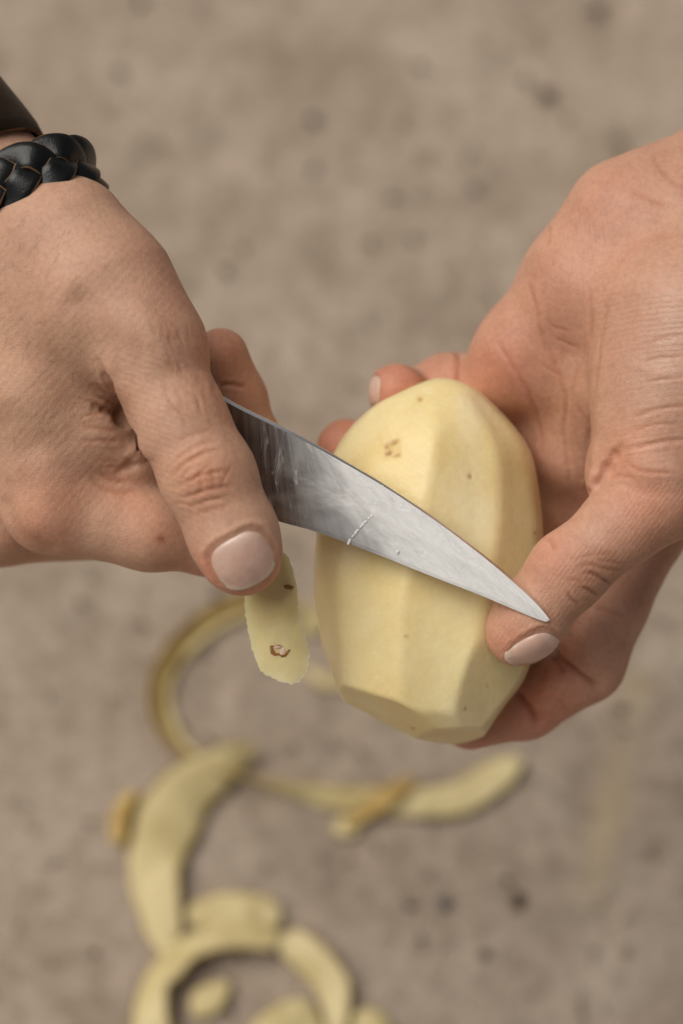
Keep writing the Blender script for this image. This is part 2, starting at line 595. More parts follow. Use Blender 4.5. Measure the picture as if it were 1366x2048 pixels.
# ---------------------------------------------------------------- ground
def build_ground():
    half = 0.36
    inner = np.linspace(-half, half, 241)
    outer = half * np.array([1.08, 1.2, 1.4, 1.8, 2.5, 4, 7, 12, 20])
    ax = np.concatenate([-outer[::-1], inner, outer])
    X, Y = np.meshgrid(ax, ax + 0.05, indexing='ij')
    n = len(ax)
    p = np.stack([X.ravel(), Y.ravel(), np.zeros(n * n)], -1)
    w = 1 - sstep(0.36, 0.8, np.hypot(p[:, 0], p[:, 1] - 0.05))
    z = 0.0022 * fbm(p * 14, 3, 3) + 0.0016 * fbm(p * 60, 3, 9) - 0.0010
    pit = noise3(p * 45, 31)
    z -= 0.0022 * sstep(0.45, 0.85, pit)
    p[:, 2] = z * w - 0.002 * (1 - w)
    # a pale streak rubbed into the ground on the right
    s0, s1 = ground_pt(1275, 1370), ground_pt(1165, 1860)
    d, fr = seg_dist2(p[:, 0] * 1000, p[:, 1] * 1000, np.array([s0[:2], s1[:2]]) * 1000)
    stain = 0.62 * np.exp(-(d / 5.6) ** 2) * (0.7 + 0.5 * noise3(p * 90, 5)) * (1 - sstep(0.7, 1.0, fr))
    i = np.arange(n * n).reshape(n, n)
    Q = np.stack([i[:-1, :-1], i[1:, :-1], i[1:, 1:], i[:-1, 1:]], -1).reshape(-1, 4)
    o = mesh_obj('ground', p, Q, M['ground'], origin=(0, 0, 0), attrs={'stain': np.clip(stain, 0, 1)})
    set_props(o, 'bare sandy ground with dark specks, out of focus', 'ground', kind='structure')

build_ground()

# ---------------------------------------------------------------- hands
class Hand:
    def __init__(self):
        self.parts = {}
        self.nails = []
        self.strokes = []     # (polyline px, width px, depth mm, part or None)
        self.tints = []       # (polyline px, width px, rgb multiplier)
        self.gauss = []

def apply_nails(hand, V, N, tint):
    for nl in hand.nails:
        c, L, W, Nn = nl['c'], nl['L'], nl['W'], nl['N']
        q = V - c
        s, t, h = q @ W / nl['w'], q @ L / nl['l'], q @ Nn
        e = nail_edge(s, t)
        near = (h > -9) & (N @ Nn > -0.15)
        inside = near & (e < 1.0)
        V[inside] -= N[inside] * (0.40 * sstep(1.0, 0.86, e[inside]))[:, None]
        prox = sstep(0.75, 0.2, t)
        lip = near * np.exp(-((e - 1.11) / 0.10) ** 2) * prox
        V += N * (0.30 * lip * (0.75 + 0.5 * noise3(V * 0.5, 19)))[:, None]
        ring = near * np.exp(-((e - 1.0) / 0.06) ** 2) * prox
        V -= N * (0.22 * ring * (0.6 + 0.8 * np.abs(noise3(V * 0.6, 17))))[:, None]
        f = 1 + ring[:, None] * (np.array([0.94, 0.84, 0.80]) - 1)
        tint *= f
        pale = near * np.exp(-((e - 1.12) / 0.10) ** 2) * prox * (0.5 + 0.5 * noise3(V * 1.3, 4))
        tint *= 1 + pale[:, None] * np.array([0.10, 0.12, 0.14])
    return V, tint

def nail_edge(s, t):
    """<1 inside the nail plate; squarer at the root, rounded at the free edge"""
    te = np.where(t > 0, t, t * 1.02)
    p = np.where(t > 0, 2.5, 3.0)
    return (np.abs(s) ** p + np.abs(te) ** p) ** (1 / p)

def build_nail(hand_obj, F, nl):
    n, m = 30, 34
    ss = np.linspace(-1, 1, n); tt = np.linspace(-1, 1, m)
    S, T = np.meshgrid(ss, tt, indexing='ij')
    # square -> superellipse
    R = np.maximum(np.abs(S), np.abs(T))
    e = np.maximum(nail_edge(S, T), 1e-6)
    s = np.where(R > 0, S / e * R, 0).ravel(); t = np.where(R > 0, T / e * R, 0).ravel()
    rr = R.ravel()
    c, L, W, Nn = nl['c'], nl['L'], nl['W'], nl['N']
    def trace(s, t):
        p = c + np.outer(s * nl['w'], W) + np.outer(t * nl['l'], L) + Nn * 14
        for _ in range(26):
            p = p - Nn * np.clip(F(p), -1, 2)[:, None] * 0.9
        return (p - c) @ Nn
    h = trace(s, t)
    # the plate itself: a smooth quadratic shell fitted to the finger
    A = np.stack([np.ones_like(s), s, t, s * s, t * t, s * t, s ** 4], -1)
    inner = rr < 0.95
    co, *_ = np.linalg.lstsq(A[inner], h[inner], rcond=None)
    hp = A @ co
    hp = 0.55 * hp + 0.45 * np.minimum(h, hp + 0.3) + 0.40 * (1 - t * t) * (1 - 0.5 * s * s) - 0.10
    lift = -0.14 - 0.60 * sstep(0.72, 1.0, rr) * sstep(0.80, 0.45, t) + 0.16 * sstep(0.55, 1.0, t)
    top = c + np.outer(s * nl['w'], W) + np.outer(t * nl['l'], L) + np.outer(hp + lift, Nn)
    bot = top - Nn * 0.55
    V = np.vstack([top, bot])
    i = np.arange(n * m).reshape(n, m)
    q = np.stack([i[:-1, :-1], i[1:, :-1], i[1:, 1:], i[:-1, 1:]], -1).reshape(-1, 4)
    rim = np.concatenate([i[:, 0], i[-1, 1:], i[-2::-1, -1], i[0, -2:0:-1]])
    r2 = np.roll(rim, -1)
    side = np.stack([rim, rim + n * m, r2 + n * m, r2], -1)
    Q = np.vstack([q, q[:, ::-1] + n * m, side])
    pink, white, lun = nl.get('pink', lin(222, 182, 164)), lin(228, 203, 182), lin(230, 198, 182)
    edge = nail_edge(s * 1.0, t)
    free = sstep(0.845, 0.90, edge + 0.012 * np.sin(s * 9) + 0.02 * np.sin(s * 23 + 1)) * sstep(0.12, 0.34, t)
    lu = sstep(0.30, 0.0, np.hypot(s / 1.5, (t + 1.0) / 1.1) - 0.32)
    col = pink + (lun - pink) * (0.95 * lu)[:, None]
    col = col + (white - col) * free[:, None]
    cu = sstep(0.86, 1.0, edge) * sstep(0.3, 0.0, t)
    blotch = fbm(np.stack([s * 2.2, t * 2.2, s * 0 + nl['w']], -1), 2, 33)
    col = col * (1 + 0.10 * blotch[:, None] * np.array([0.5, 1.0, 1.0]))
    col = col * (1 - cu[:, None] * np.array([0.10, 0.22, 0.25]))
    return child_obj('fingernail', to_world(V), Q, M['nail'], hand_obj,
                     attrs={'tint': np.vstack([col, col])})

def nail_frame(F, u, v, z, Ldir, Ndir, w, l, **kw):
    N = np.asarray(Ndir, float); N /= np.linalg.norm(N)
    L = np.asarray(Ldir, float); L = L - N * (L @ N); L /= np.linalg.norm(L)
    W = np.cross(L, N)
    c = P(u, v, z)[None]
    p = c + N * 14
    for _ in range(30):
        p = p - N * np.clip(F(p), -1, 2)[:, None] * 0.9
    d = dict(c=p[0], L=L, W=W, N=N, w=w, l=l)
    d.update(kw)
    return d

def finish_hand(name, hand, F, lo, hi, base_tint, h=0.95):
    V, Q = surface_nets(F, lo, hi, h)
    V = project(F, V, 2)
    V, Q = subdivide(V, Q)
    V = project_n(F, V, Q, 2)
    N = vnormals(V, Q)
    u, v = pix(V)
    pid = hand.pid(V)
    hand.pidv = pid
    tint = base_tint(V, N, u, v)
    front = sstep(0.02, 0.30, N[:, 2])
    # front-most surface as the lens sees it, so that a crease drawn on a thumb does not reach the palm behind
    cell = 10
    ci = ((u + 1500) // cell).astype(int) * 1000 + ((v + 1500) // cell).astype(int)
    zmax = np.full(ci.max() + 1, -1e9)
    np.maximum.at(zmax, ci, V[:, 2])
    vis = V[:, 2] > zmax[ci] - 5.0
    disp = np.zeros(len(V))
    for st in hand.strokes:
        pts, wpx, dep = st[0], st[1], st[2]
        k = st[3] if len(st) > 3 else {}
        m = vis & (u > min(p[0] for p in pts) - 4 * wpx) & (u < max(p[0] for p in pts) + 4 * wpx) \
            & (v > min(p[1] for p in pts) - 4 * wpx) & (v < max(p[1] for p in pts) + 4 * wpx)
        if 'part' in k:
            m &= pid == k['part']
        ii = np.nonzero(m)[0]
        if not len(ii): continue
        jit = k.get('jit', 2.0)
        uu = u[ii] + jit * noise3(V[ii] * 0.35, 11)
        vv = v[ii] + jit * noise3(V[ii] * 0.35, 12)
        d, fr = seg_dist2(uu, vv, spline(pts, max(6, 5 * len(pts))) if len(pts) > 2 else pts)
        tp = k.get('taper', 0.3)
        env = sstep(0, tp, fr) * sstep(1, 1 - tp, fr) if tp > 0 else 1
        prof = np.exp(-(d / wpx) ** 2)
        if dep < 0 and wpx < 9:      # a crease has soft raised banks
            prof = prof - 0.28 * np.exp(-((d - 2.3 * wpx) / (1.2 * wpx)) ** 2)
        a = dep * prof * env * front[ii]
        disp[ii] += a
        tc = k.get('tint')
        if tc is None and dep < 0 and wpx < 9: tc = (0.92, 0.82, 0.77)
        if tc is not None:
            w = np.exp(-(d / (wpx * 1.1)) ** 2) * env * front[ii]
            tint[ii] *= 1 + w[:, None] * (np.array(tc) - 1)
    # uneven flesh
    disp += 0.10 * fbm(V * 0.16, 2, 21) + 0.035 * fbm(V * 0.7, 2, 41)
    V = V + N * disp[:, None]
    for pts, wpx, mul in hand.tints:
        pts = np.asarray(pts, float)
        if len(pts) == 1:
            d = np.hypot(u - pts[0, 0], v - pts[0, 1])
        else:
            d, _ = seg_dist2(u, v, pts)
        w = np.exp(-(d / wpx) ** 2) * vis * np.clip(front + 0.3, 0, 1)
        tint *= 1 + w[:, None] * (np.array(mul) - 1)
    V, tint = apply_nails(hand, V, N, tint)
    ph, rw = hand.ridges(u, v, V)
    gl = hand.gloss(u, v)
    W = to_world(V)
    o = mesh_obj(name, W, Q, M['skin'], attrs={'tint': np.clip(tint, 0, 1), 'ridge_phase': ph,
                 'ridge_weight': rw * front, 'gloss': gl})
    for nl in hand.nails:
        build_nail(o, F, nl)
    return o

# ---- the hand on the left: it grips the knife, its back to the lens
A = Hand()
ZF = np.array([0, 0, 1.0])
a_fore = [J(-720, -300, -42, 235), J(-300, 170, -28, 205), J(-45, 440, -17, 196)]
a_thumb_base = [J(135, 478, 0, 128), J(208, 588, 3, 137), J(312, 738, 7, 100)]
a_thumb = [J(300, 715, 7.5, 102), J(362, 842, 10, 89), J(416, 952, 11.6, 92), J(466, 1068, 11.5, 86), J(483, 1110, 11, 82)]
a_meta = [
    [J(30, 520, -8, 128), J(60, 780, -9, 112), J(108, 998, -15, 104)],
    [J(-70, 540, -15, 122), J(-8, 1036, -33, 92)],
    [J(-150, 560, -24, 112), J(-90, 1010, -40, 86)],
    [J(-220, 560, -34, 98), J(-180, 950, -54, 76)],
]
a_web = [J(115, 735, -9, 100), J(185, 850, -11, 84), J(258, 925, -15, 74)]
a_fing = [
    [J(108, 1002, -16, 104), J(300, 1056, -15, 82), J(425, 1070, -21, 79), J(492, 885, -27, 66), J(470, 800, -25, 60), J(441, 712, -21, 56)],
    [J(-8, 1038, -33, 92), J(270, 1040, -50, 76), J(395, 895, -56, 68), J(350, 740, -50, 60)],
    [J(-90, 1015, -40, 86), J(130, 1030, -64, 72), J(285, 885, -70, 66), J(255, 740, -62, 58)],
    [J(-180, 955, -54, 76), J(-10, 985, -78, 62), J(150, 860, -84, 57), J(145, 740, -76, 50)],
]
Y770 = P(0, 770, 0)[1]; Y640 = P(0, 640, 0)[1]

def FA_thumb(p):
    return chain(p, a_thumb, 3.5)

def FA_body(p):
    d = chain(p, a_fore, 8, (ZF, 1.18))
    for c in a_meta:
        d = smin(d, chain(p, c, 5), 3.0 + 5 * sstep(P(0, 950)[1], P(0, 800)[1], p[:, 1]))
    d = smin(d, chain(p, a_thumb_base, 6), 13)
    d = smin(d, chain(p, a_web, 5), 6)
    return d

def FA_fingers(p):
    d = chain(p, a_fing[0], 3.2)
    for c in a_fing[1:]:
        d = smin(d, chain(p, c, 3.2), 0.8)
    return d

def surf(F, u, v, z0=40.0):
    p = P(u, v, z0)[None]
    eye = np.array([0, 0, DIST])
    d = p[0] - eye; d /= np.linalg.norm(d)
    for _ in range(80):
        p = p + d * np.clip(F(p), -2, 3)[:, None] * 0.8
    return p[0]

def carve(p, d, slots, k=1.8):
    for a, b, ra, rb in slots:
        d = smax(d, -cone(p, a, b, ra, rb), k)
    return d

def make_slots(F, path, sink):
    out = []
    q = [(surf(F, u, v) + np.array([0, 0, sk]), r) for (u, v, r, sk) in path]
    for (a, ra), (b, rb) in zip(q[:-1], q[1:]):
        out.append((a, b, ra, rb))
    return out

def FA0(p):
    body = smin(FA_body(p), FA_fingers(p), 3.2)
    t = FA_thumb(p)
    y = p[:, 1]
    k = 1.1 + 10.0 * sstep(Y770, Y640, y)
    return smin(body, t, k)

slotsA = make_slots(FA0, [(194, 730, .2, .6), (213, 764, 1.3, .1), (230, 798, 2.7, -1.4), (247, 830, 2.2, -1.3), (272, 876, 1.3, -.9)], 0) \
    + make_slots(FA0, [(192, 816, .3, .1), (214, 820, .6, 0), (238, 824, .9, -.2)], 0) \
    + make_slots(FA0, [(242, 942, .35, .1), (262, 928, .8, -.1), (290, 912, 1.0, -.2)], 0)
def FA(p):
    return carve(p, FA0(p), slotsA, 1.6)

def pidA(V):
    return np.where(FA_thumb(V) < FA_body(V), 1, 0)
A.pid = pidA
T1 = {'part': 1}
# knuckle wrinkles of the thumb
for pts, w, d in [
    ([(338, 960), (372, 925), (420, 903), (462, 902)], 4.0, -0.34),
    ([(345, 985), (385, 958), (430, 945), (478, 948)], 3.6, -0.30),
    ([(336, 935), (372, 905), (410, 885), (445, 880)], 3.6, -0.20),
    ([(352, 1000), (400, 985), (440, 975), (480, 975)], 3.8, -0.34),
    ([(372, 1012), (415, 1003), (455, 990)], 3.4, -0.22),
    ([(375, 975), (402, 945), (430, 922)], 3.2, -0.20),
    ([(395, 1000), (405, 970), (398, 940)], 3.0, -0.20),
    ([(425, 990), (428, 960), (420, 925)], 3.0, -0.18),
    ([(362, 965), (370, 945), (385, 930)], 3.0, -0.20),
    ([(440, 975), (455, 945), (470, 925)], 3.0, -0.14),
    ([(345, 890), (385, 868), (430, 862)], 4.0, -0.10),
    ([(385, 1030), (425, 1020), (465, 1005)], 3.4, -0.12),
    ([(340, 1010), (365, 1005), (392, 1018)], 3.0, -0.14),
]:
    A.strokes.append((pts, w, d, dict(T1, jit=3.0)))
A.strokes += [
    # folds of the web between thumb and index finger
    ([(188, 812), (215, 822), (245, 832)], 5, -0.55, {'taper': 0.4}),
    ([(186, 790), (212, 800), (236, 812)], 4, -0.38, {'taper': 0.4}),
    ([(176, 768), (202, 774), (226, 792)], 4, -0.25, {'taper': 0.4}),
    ([(160, 850), (200, 858), (250, 862)], 4, -0.16, {}),
    ([(150, 880), (205, 882), (265, 878)], 4, -0.16, {}),
    ([(170, 950), (205, 975), (250, 985), (290, 975)], 5, -0.2, {}),
    ([(190, 940), (225, 962), (265, 965)], 4.5, -0.2, {}),
    ([(255, 885), (272, 905), (280, 930)], 22, 0.9, {}),
    # tendon hollow across the back of the hand, and bulging knuckle
    ([(120, 560), (165, 610), (200, 690), (215, 750)], 40, -1.3, {}),
    ([(250, 560), (300, 660), (330, 760)], 40, 0.7, {}),
    ([(100, 1000), (90, 1030)], 55, 1.0, {'taper': 0}),
    ([(0, 985), (22, 1032), (45, 1070), (85, 1094), (128, 1107)], 15, -0.6, {'taper': 0.15, 'jit': 0}),
    ([(-20, 820), (40, 860), (90, 930)], 45, -0.7, {}),
    # finger behind the blade
    ([(418, 790), (448, 770), (492, 774)], 4, -0.5, {'taper': 0.1, 'jit': 0.5, 'part': 0}),
]
# fine lines of the thumb's back, up to the web
for i in range(70):
    x0 = 285 + 110 * rng.random(); y0 = 640 + 200 * rng.random()
    x0 += (y0 - 640) * 0.35
    L = 25 + 35 * rng.random(); an = math.radians(62 + 28 * rng.standard_normal() * 0.4)
    A.strokes.append(([(x0 - L * math.cos(an) * .5, y0 - L * math.sin(an) * .5), (x0 + 3 * rng.standard_normal(), y0),
                       (x0 + L * math.cos(an) * .5, y0 + L * math.sin(an) * .5)], 3.2, -0.04 - 0.06 * rng.random(), {'tint': (0.97, 0.94, 0.92), 'jit': 5}))
for i in range(18):          # puckered skin of the web, fanning out from the fold
    an = rng.uniform(-3.9, -2.6) if i % 2 else rng.uniform(1.9, 3.4)
    cx, cy = (238, 815) if i % 3 else (262, 930)
    r0 = rng.uniform(14, 40); L = rng.uniform(25, 70)
    dx, dy = math.cos(an), -math.sin(an)
    if dx > -0.1: dx = -0.3
    x0, y0 = cx + dx * r0, cy + dy * r0
    A.strokes.append(([(x0, y0), (x0 + dx * L * .5 + 4 * rng.standard_normal(), y0 + dy * L * .5 + 4 * rng.standard_normal()), (x0 + dx * L, y0 + dy * L)],
                      3.0, -0.05 - 0.10 * rng.random(), {'tint': (0.96, 0.92, 0.89), 'jit': 4, 'part': 0}))
A.tints += [
    ([(85, 1015)], 80, (1.04, 0.92, 0.88)), ([(60, 1075), (110, 1085)], 40, (1.02, 0.93, 0.90)),
    ([(405, 955)], 62, (0.98, 0.84, 0.76)), ([(300, 480), (350, 600)], 55, (1.0, 0.93, 0.92)),
    ([(480, 1190), (540, 1150), (410, 1140)], 40, (1.08, 0.86, 0.82)),
    ([(322, 1078)], 9, (0.62, 0.45, 0.34)), ([(233, 808)], 34, (0.74, 0.66, 0.62)),  # last entry: shade of the pit beside the thumb, painted into the skin colour
    ([(240, 960), (320, 1080)], 45, (1.02, 0.92, 0.88)),
    ([(440, 700), (480, 800)], 60, (1.0, 0.80, 0.72)),
    ([(-20, 700), (60, 800)], 110, (1.04, 1.04, 1.02)),
]
def ridgesA(u, v, V):
    # fine parallel lines across the back of the hand
    ph = (u * 0.75 + v * 0.66) * 2 * math.pi / 15.0
    w = 0.35 * sstep(420, 560, v) * sstep(1150, 1000, v)
    wt = A.pidv == 1
    ph = np.where(wt, (-u * 0.35 + v * 0.94) * 2 * math.pi / 12.0, ph)
    w = np.where(wt, 0.45 * sstep(1060, 1010, v), w)
    return ph, w
A.ridges = ridgesA
A.gloss = lambda u, v: np.zeros(len(u))
A.nails.append(nail_frame(FA, 481, 1109, 11, (0.47, -0.87, -0.05), (0.10, -0.12, 1.0), 7.2, 6.5))

SK_D = lin(203, 160, 134)
SK_P = lin(203, 155, 130)
def tintA(V, N, u, v):
    c = np.tile(SK_D, (len(V), 1))
    return c * (1 + 0.07 * fbm(V * 0.09, 2, 5)[:, None] * np.array([0.6, 1.0, 1.1]))

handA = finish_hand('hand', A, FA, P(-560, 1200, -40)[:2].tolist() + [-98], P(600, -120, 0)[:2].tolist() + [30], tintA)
def build_hairs():
    me = handA.data
    n = len(me.vertices)
    co = np.empty(n * 3, np.float32); me.vertices.foreach_get('co', co)
    no = np.empty(n * 3, np.float32); me.vertices.foreach_get('normal', no)
    W = co.reshape(-1, 3) + ORIGIN[handA.name]; Nw = no.reshape(-1, 3)
    L = (W - ORG) @ ROT * 1000.0; Nl = Nw @ ROT
    u, v = pix(L)
    dens = np.exp(-((u - 120) / 130) ** 2 - ((v - 700) / 210) ** 2) + 0.5 * np.exp(-((u - 300) / 60) ** 2 - ((v - 800) / 90) ** 2) \
        + 0.7 * np.exp(-((u - 60) / 120) ** 2 - ((v - 480) / 70) ** 2)
    ok = (Nl[:, 2] > 0.25) & (L[:, 2] > -16)
    idx = rng.choice(n, 300, replace=False, p=(dens * ok) / (dens * ok).sum())
    V, F = [], []
    for i in idx:
        nn = Nl[i]
        d = np.array([-0.55, -0.75, 0]) + 0.35 * rng.standard_normal(3)
        d = d - nn * (d @ nn); d /= np.linalg.norm(d)
        sd = np.cross(d, nn)
        ln = rng.uniform(2.5, 6.5); b0 = len(V); cv = rng.uniform(-0.5, 0.5)
        for k in range(5):
            t = k / 4
            c = L[i] - nn * 0.15 + d * ln * t + nn * (0.55 * ln * t * (1 - 0.62 * t) * 0.55) + sd * cv * t * t
            r = 0.019 * (1 - 0.8 * t)
            for a in range(3):
                an = a * 2.094
                V.append(c + (sd * math.cos(an) + nn * math.sin(an)) * r)
        for k in range(4):
            for a in range(3):
                a2 = (a + 1) % 3
                F.append((b0 + k * 3 + a, b0 + k * 3 + a2, b0 + k * 3 + 3 + a2, b0 + k * 3 + 3 + a))
    o = child_obj('hair', to_world(V), F, plain('fine_hair', (0.10, 0.06, 0.035), (0.22, 0.14, 0.09), 300, 0.5, 0.0), handA)
    o['kind'] = 'stuff'
build_hairs()
set_props(handA, 'hand on the left gripping the knife, back of the hand and thumbnail showing', 'hand')

# ---- the hand on the right: palm up, it cradles the potato
B = Hand()
b_fore = [J(1960, 110, -34, 205), J(1690, 235, -30, 185), J(1448, 420, -27, 178)]
b_hypo = [J(1305, 418, -22, 114), J(1262, 446, -22, 123), J(1168, 562, -23, 115), J(1050, 705, -31, 94), J(985, 775, -38, 78)]
b_meta = [
    [J(1330, 480, -36, 125), J(1045, 900, -50, 84)],
    [J(1390, 500, -38, 130), J(1140, 1005, -52, 88)],
    [J(1440, 520, -36, 135), J(1282, 1055, -38, 88)],
]
b_thenar = [J(1450, 520, -16, 165), J(1392, 650, -11, 186), J(1350, 800, -9, 158), J(1300, 930, -7, 104), J(1262, 960, -8, 82)]
b_fill = [J(1260, 560, -26, 95), J(1195, 760, -30, 90), J(1150, 900, -38, 82)]
b_thumb = [J(1385, 925, -9, 112), J(1320, 985, -5, 96), J(1250, 1044, -3, 79), J(1136, 1142, -3, 75), J(1062, 1232, -5.5, 71), J(1042, 1263, -7, 72)]
b_pinky = [J(985, 780, -40, 78), J(895, 780, -50, 70), J(822, 806, -58, 64), J(793, 784, -36, 57)]
b_ring = [J(1042, 905, -52, 82), J(850, 915, -68, 70), J(735, 915, -70, 66), J(692, 897, -42, 59)]
b_mid = [J(1135, 1010, -54, 86), J(900, 1090, -74, 72), J(770, 1085, -74, 68), J(722, 1050, -52, 60)]
b_index = [J(1282, 1058, -38, 88), J(1215, 1205, -38, 82), J(1163, 1318, -38, 88), J(1050, 1404, -43, 73), J(940, 1438, -45, 61)]

def FB_thumb(p):
    return chain(p, b_thumb, 3.5)

def FB_palm(p):
    d = chain(p, b_fore, 8, (ZF, 1.12))
    d = smin(d, chain(p, b_hypo, 6), 9)
    for c in b_meta:
        d = smin(d, chain(p, c, 6), 7)
    d = smin(d, chain(p, b_fill, 8), 9)
    d = smin(d, chain(p, b_thenar, 8), 4.5 + 6.0 * sstep(P(0, 820, 0)[1], P(0, 560, 0)[1], p[:, 1]))
    return d

def FB_fingers(p):
    d = chain(p, b_index, 2.2)
    for c in (b_pinky, b_ring, b_mid):
        d = smin(d, chain(p, c, 2.6), 0.8)
    return d

YB1 = P(0, 1010, 0)[1]; YB0 = P(0, 930, 0)[1]
def FB0(p):
    d = smin(FB_palm(p), FB_fingers(p), 2.6)
    k = 1.2 + 5.0 * sstep(YB1, YB0, p[:, 1]) * sstep(P(1225, 0)[0], P(1275, 0)[0], p[:, 0])
    return smin(d, FB_thumb(p), k)

slotsB = make_slots(FB0, [(1240, 897, .4, .1), (1228, 914, 1.0, -.2), (1214, 940, 1.3, -.4), (1196, 968, 1.0, -.2)], 0)
def FB(p):
    return carve(p, FB0(p), slotsB, 1.5)

def pidB(V):
    return np.where(FB_thumb(V) < np.minimum(FB_palm(V), FB_fingers(V)), 1, 0)
B.pid = pidB
CR = (0.95, 0.89, 0.86)
B.strokes += [
    # the palm's lines
    ([(1366, 468), (1290, 480), (1240, 520), (1222, 570)], 8, -0.16, {'tint': (0.98, 0.93, 0.91), 'taper': 0.3}),
    ([(1222, 570), (1204, 660), (1194, 730), (1186, 800), (1180, 860), (1176, 920), (1172, 990)], 4.5, -0.30, {'tint': CR, 'taper': 0.15}),
    ([(1045, 545), (1072, 620), (1092, 685), (1116, 735), (1132, 790), (1130, 850), (1132, 900), (1140, 950), (1152, 1010)], 4, -0.30, {'tint': CR, 'taper': 0.2}),
    ([(985, 670), (1010, 710), (1040, 752), (1066, 800), (1080, 860), (1086, 925)], 4, -0.32, {'tint': CR, 'taper': 0.2}),
    ([(1078, 725), (1105, 742), (1128, 760)], 3.5, -0.18, {}), ([(1105, 675), (1140, 690), (1160, 700)], 3.2, -0.14, {}),
    ([(1090, 620), (1105, 650), (1150, 665)], 3.2, -0.12, {}), ([(1178, 560), (1184, 620), (1182, 700)], 3.2, -0.14, {}),
    ([(1160, 720), (1150, 760), (1145, 790)], 3.2, -0.12, {}), ([(1150, 800), (1165, 825), (1178, 845)], 3.2, -0.12, {}),
    ([(1058, 560), (1066, 590), (1072, 615)], 3.2, -0.12, {}), ([(1085, 440), (1100, 460), (1095, 500)], 3.2, -0.10, {}),
    # wrist folds
    ([(1300, 292), (1318, 330), (1345, 360), (1390, 385)], 6, -0.16, {'tint': CR}),
    ([(1250, 372), (1300, 400), (1350, 410)], 5, -0.07, {}),
    # fold of the web, thumb root
    ([(1235, 906), (1280, 892), (1330, 884), (1400, 876)], 4, -0.30, {'tint': CR}),
    ([(1250, 838), (1300, 822), (1350, 813), (1400, 806)], 4, -0.22, {'tint': (0.93, 0.82, 0.78)}),
    ([(1240, 915), (1265, 935), (1300, 945), (1366, 945)], 4, -0.20, {}),
    ([(1215, 960), (1240, 950), (1280, 965)], 3.4, -0.12, {}),
    ([(1280, 770), (1330, 758), (1390, 750)], 3.6, -0.14, {}), ([(1270, 730), (1320, 716), (1390, 712)], 3.6, -0.12, {}),
    ([(1255, 865), (1300, 852), (1366, 846)], 3.4, -0.12, {}), ([(1285, 690), (1330, 676), (1390, 668)], 3.4, -0.12, {}),
    ([(1188, 935), (1182, 962), (1176, 985)], 14, 0.7, {}),
    # thumb joint: crease on the inner side, wrinkles on the back
    ([(1094, 1066), (1106, 1082), (1114, 1105)], 5, -0.5, {'part': 1, 'tint': CR, 'jit': 0.5}),
    ([(1165, 1143), (1195, 1152), (1228, 1172)], 3.6, -0.36, {'part': 1, 'tint': (0.72, 0.6, 0.54)}),
    ([(1160, 1175), (1180, 1182), (1200, 1196)], 3.6, -0.36, {'part': 1, 'tint': (0.72, 0.6, 0.54)}),
    ([(1133, 1178), (1142, 1198), (1162, 1214)], 3.4, -0.30, {'part': 1, 'tint': (0.8, 0.68, 0.62)}),
    ([(1140, 1140), (1175, 1130), (1215, 1138), (1262, 1140)], 3.2, -0.18, {'part': 1}),
    ([(1130, 1165), (1150, 1160), (1170, 1172)], 3.2, -0.18, {'part': 1}),
    ([(1190, 1122), (1225, 1125), (1258, 1132)], 3.2, -0.14, {'part': 1}),
    ([(1145, 1120), (1190, 1108), (1240, 1112)], 3.2, -0.10, {'part': 1}),
    # index finger: joint creases
    ([(1085, 1288), (1120, 1320), (1160, 1352), (1202, 1380)], 5, -0.7, {'part': 0, 'tint': (0.80, 0.66, 0.6), 'taper': 0.15}),
    ([(1098, 1310), (1118, 1335), (1135, 1358)], 5, -0.5, {'part': 0, 'tint': (0.8, 0.66, 0.6)}),
    ([(1028, 1378), (1052, 1408), (1080, 1448)], 4.5, -0.6, {'part': 0, 'tint': (0.82, 0.66, 0.6), 'taper': 0.15}),
    ([(1180, 1215), (1215, 1222), (1250, 1238)], 3.5, -0.14, {'part': 0}),
    ([(1120, 1395), (1128, 1410), (1140, 1425)], 3.5, -0.16, {'part': 0}),
    ([(1085, 1290), (1120, 1322), (1160, 1354), (1215, 1385)], 17, -1.3, {'part': 0, 'taper': 0.15, 'jit': 0}),
    ([(1028, 1378), (1052, 1408), (1085, 1455)], 14, -0.9, {'part': 0, 'taper': 0.15, 'jit': 0}),
    ([(1190, 1215), (1150, 1290)], 45, 0.8, {'part': 0}),
    ([(1080, 1365), (1130, 1395)], 32, 0.7, {'part': 0}),
    ([(918, 700), (912, 730), (908, 775)], 6, -0.7, {'tint': (0.8, 0.62, 0.56), 'taper': 0.1}),
]
B.tints += [
    ([(1210, 420), (1120, 560), (1000, 720)], 95, (1.02, 0.95, 0.93)), ([(1000, 740)], 70, (1.02, 0.90, 0.88)),
    ([(1370, 640), (1330, 760)], 85, (0.98, 1.06, 1.10)), ([(1265, 880)], 50, (1.04, 0.95, 0.90)),
    ([(1230, 925)], 36, (1.03, 0.92, 0.88)), ([(1290, 1000)], 60, (1.06, 0.92, 0.88)),
    ([(1110, 1110)], 45, (1.05, 0.92, 0.88)), ([(1170, 1175), (1215, 1140)], 36, (0.88, 0.84, 0.80)),
    ([(1020, 1300)], 55, (1.06, 0.90, 0.86)), ([(1130, 1420), (960, 1480)], 60, (1.04, 0.88, 0.87)),
    ([(1120, 800)], 60, (0.97, 0.94, 0.88)), ([(800, 770), (680, 880)], 80, (1.03, 0.80, 0.76)),
    ([(1310, 1080), (1366, 1050)], 45, (0.95, 0.90, 0.86)), ([(1140, 1310), (1060, 1400)], 40, (1.0, 0.84, 0.78)),
]
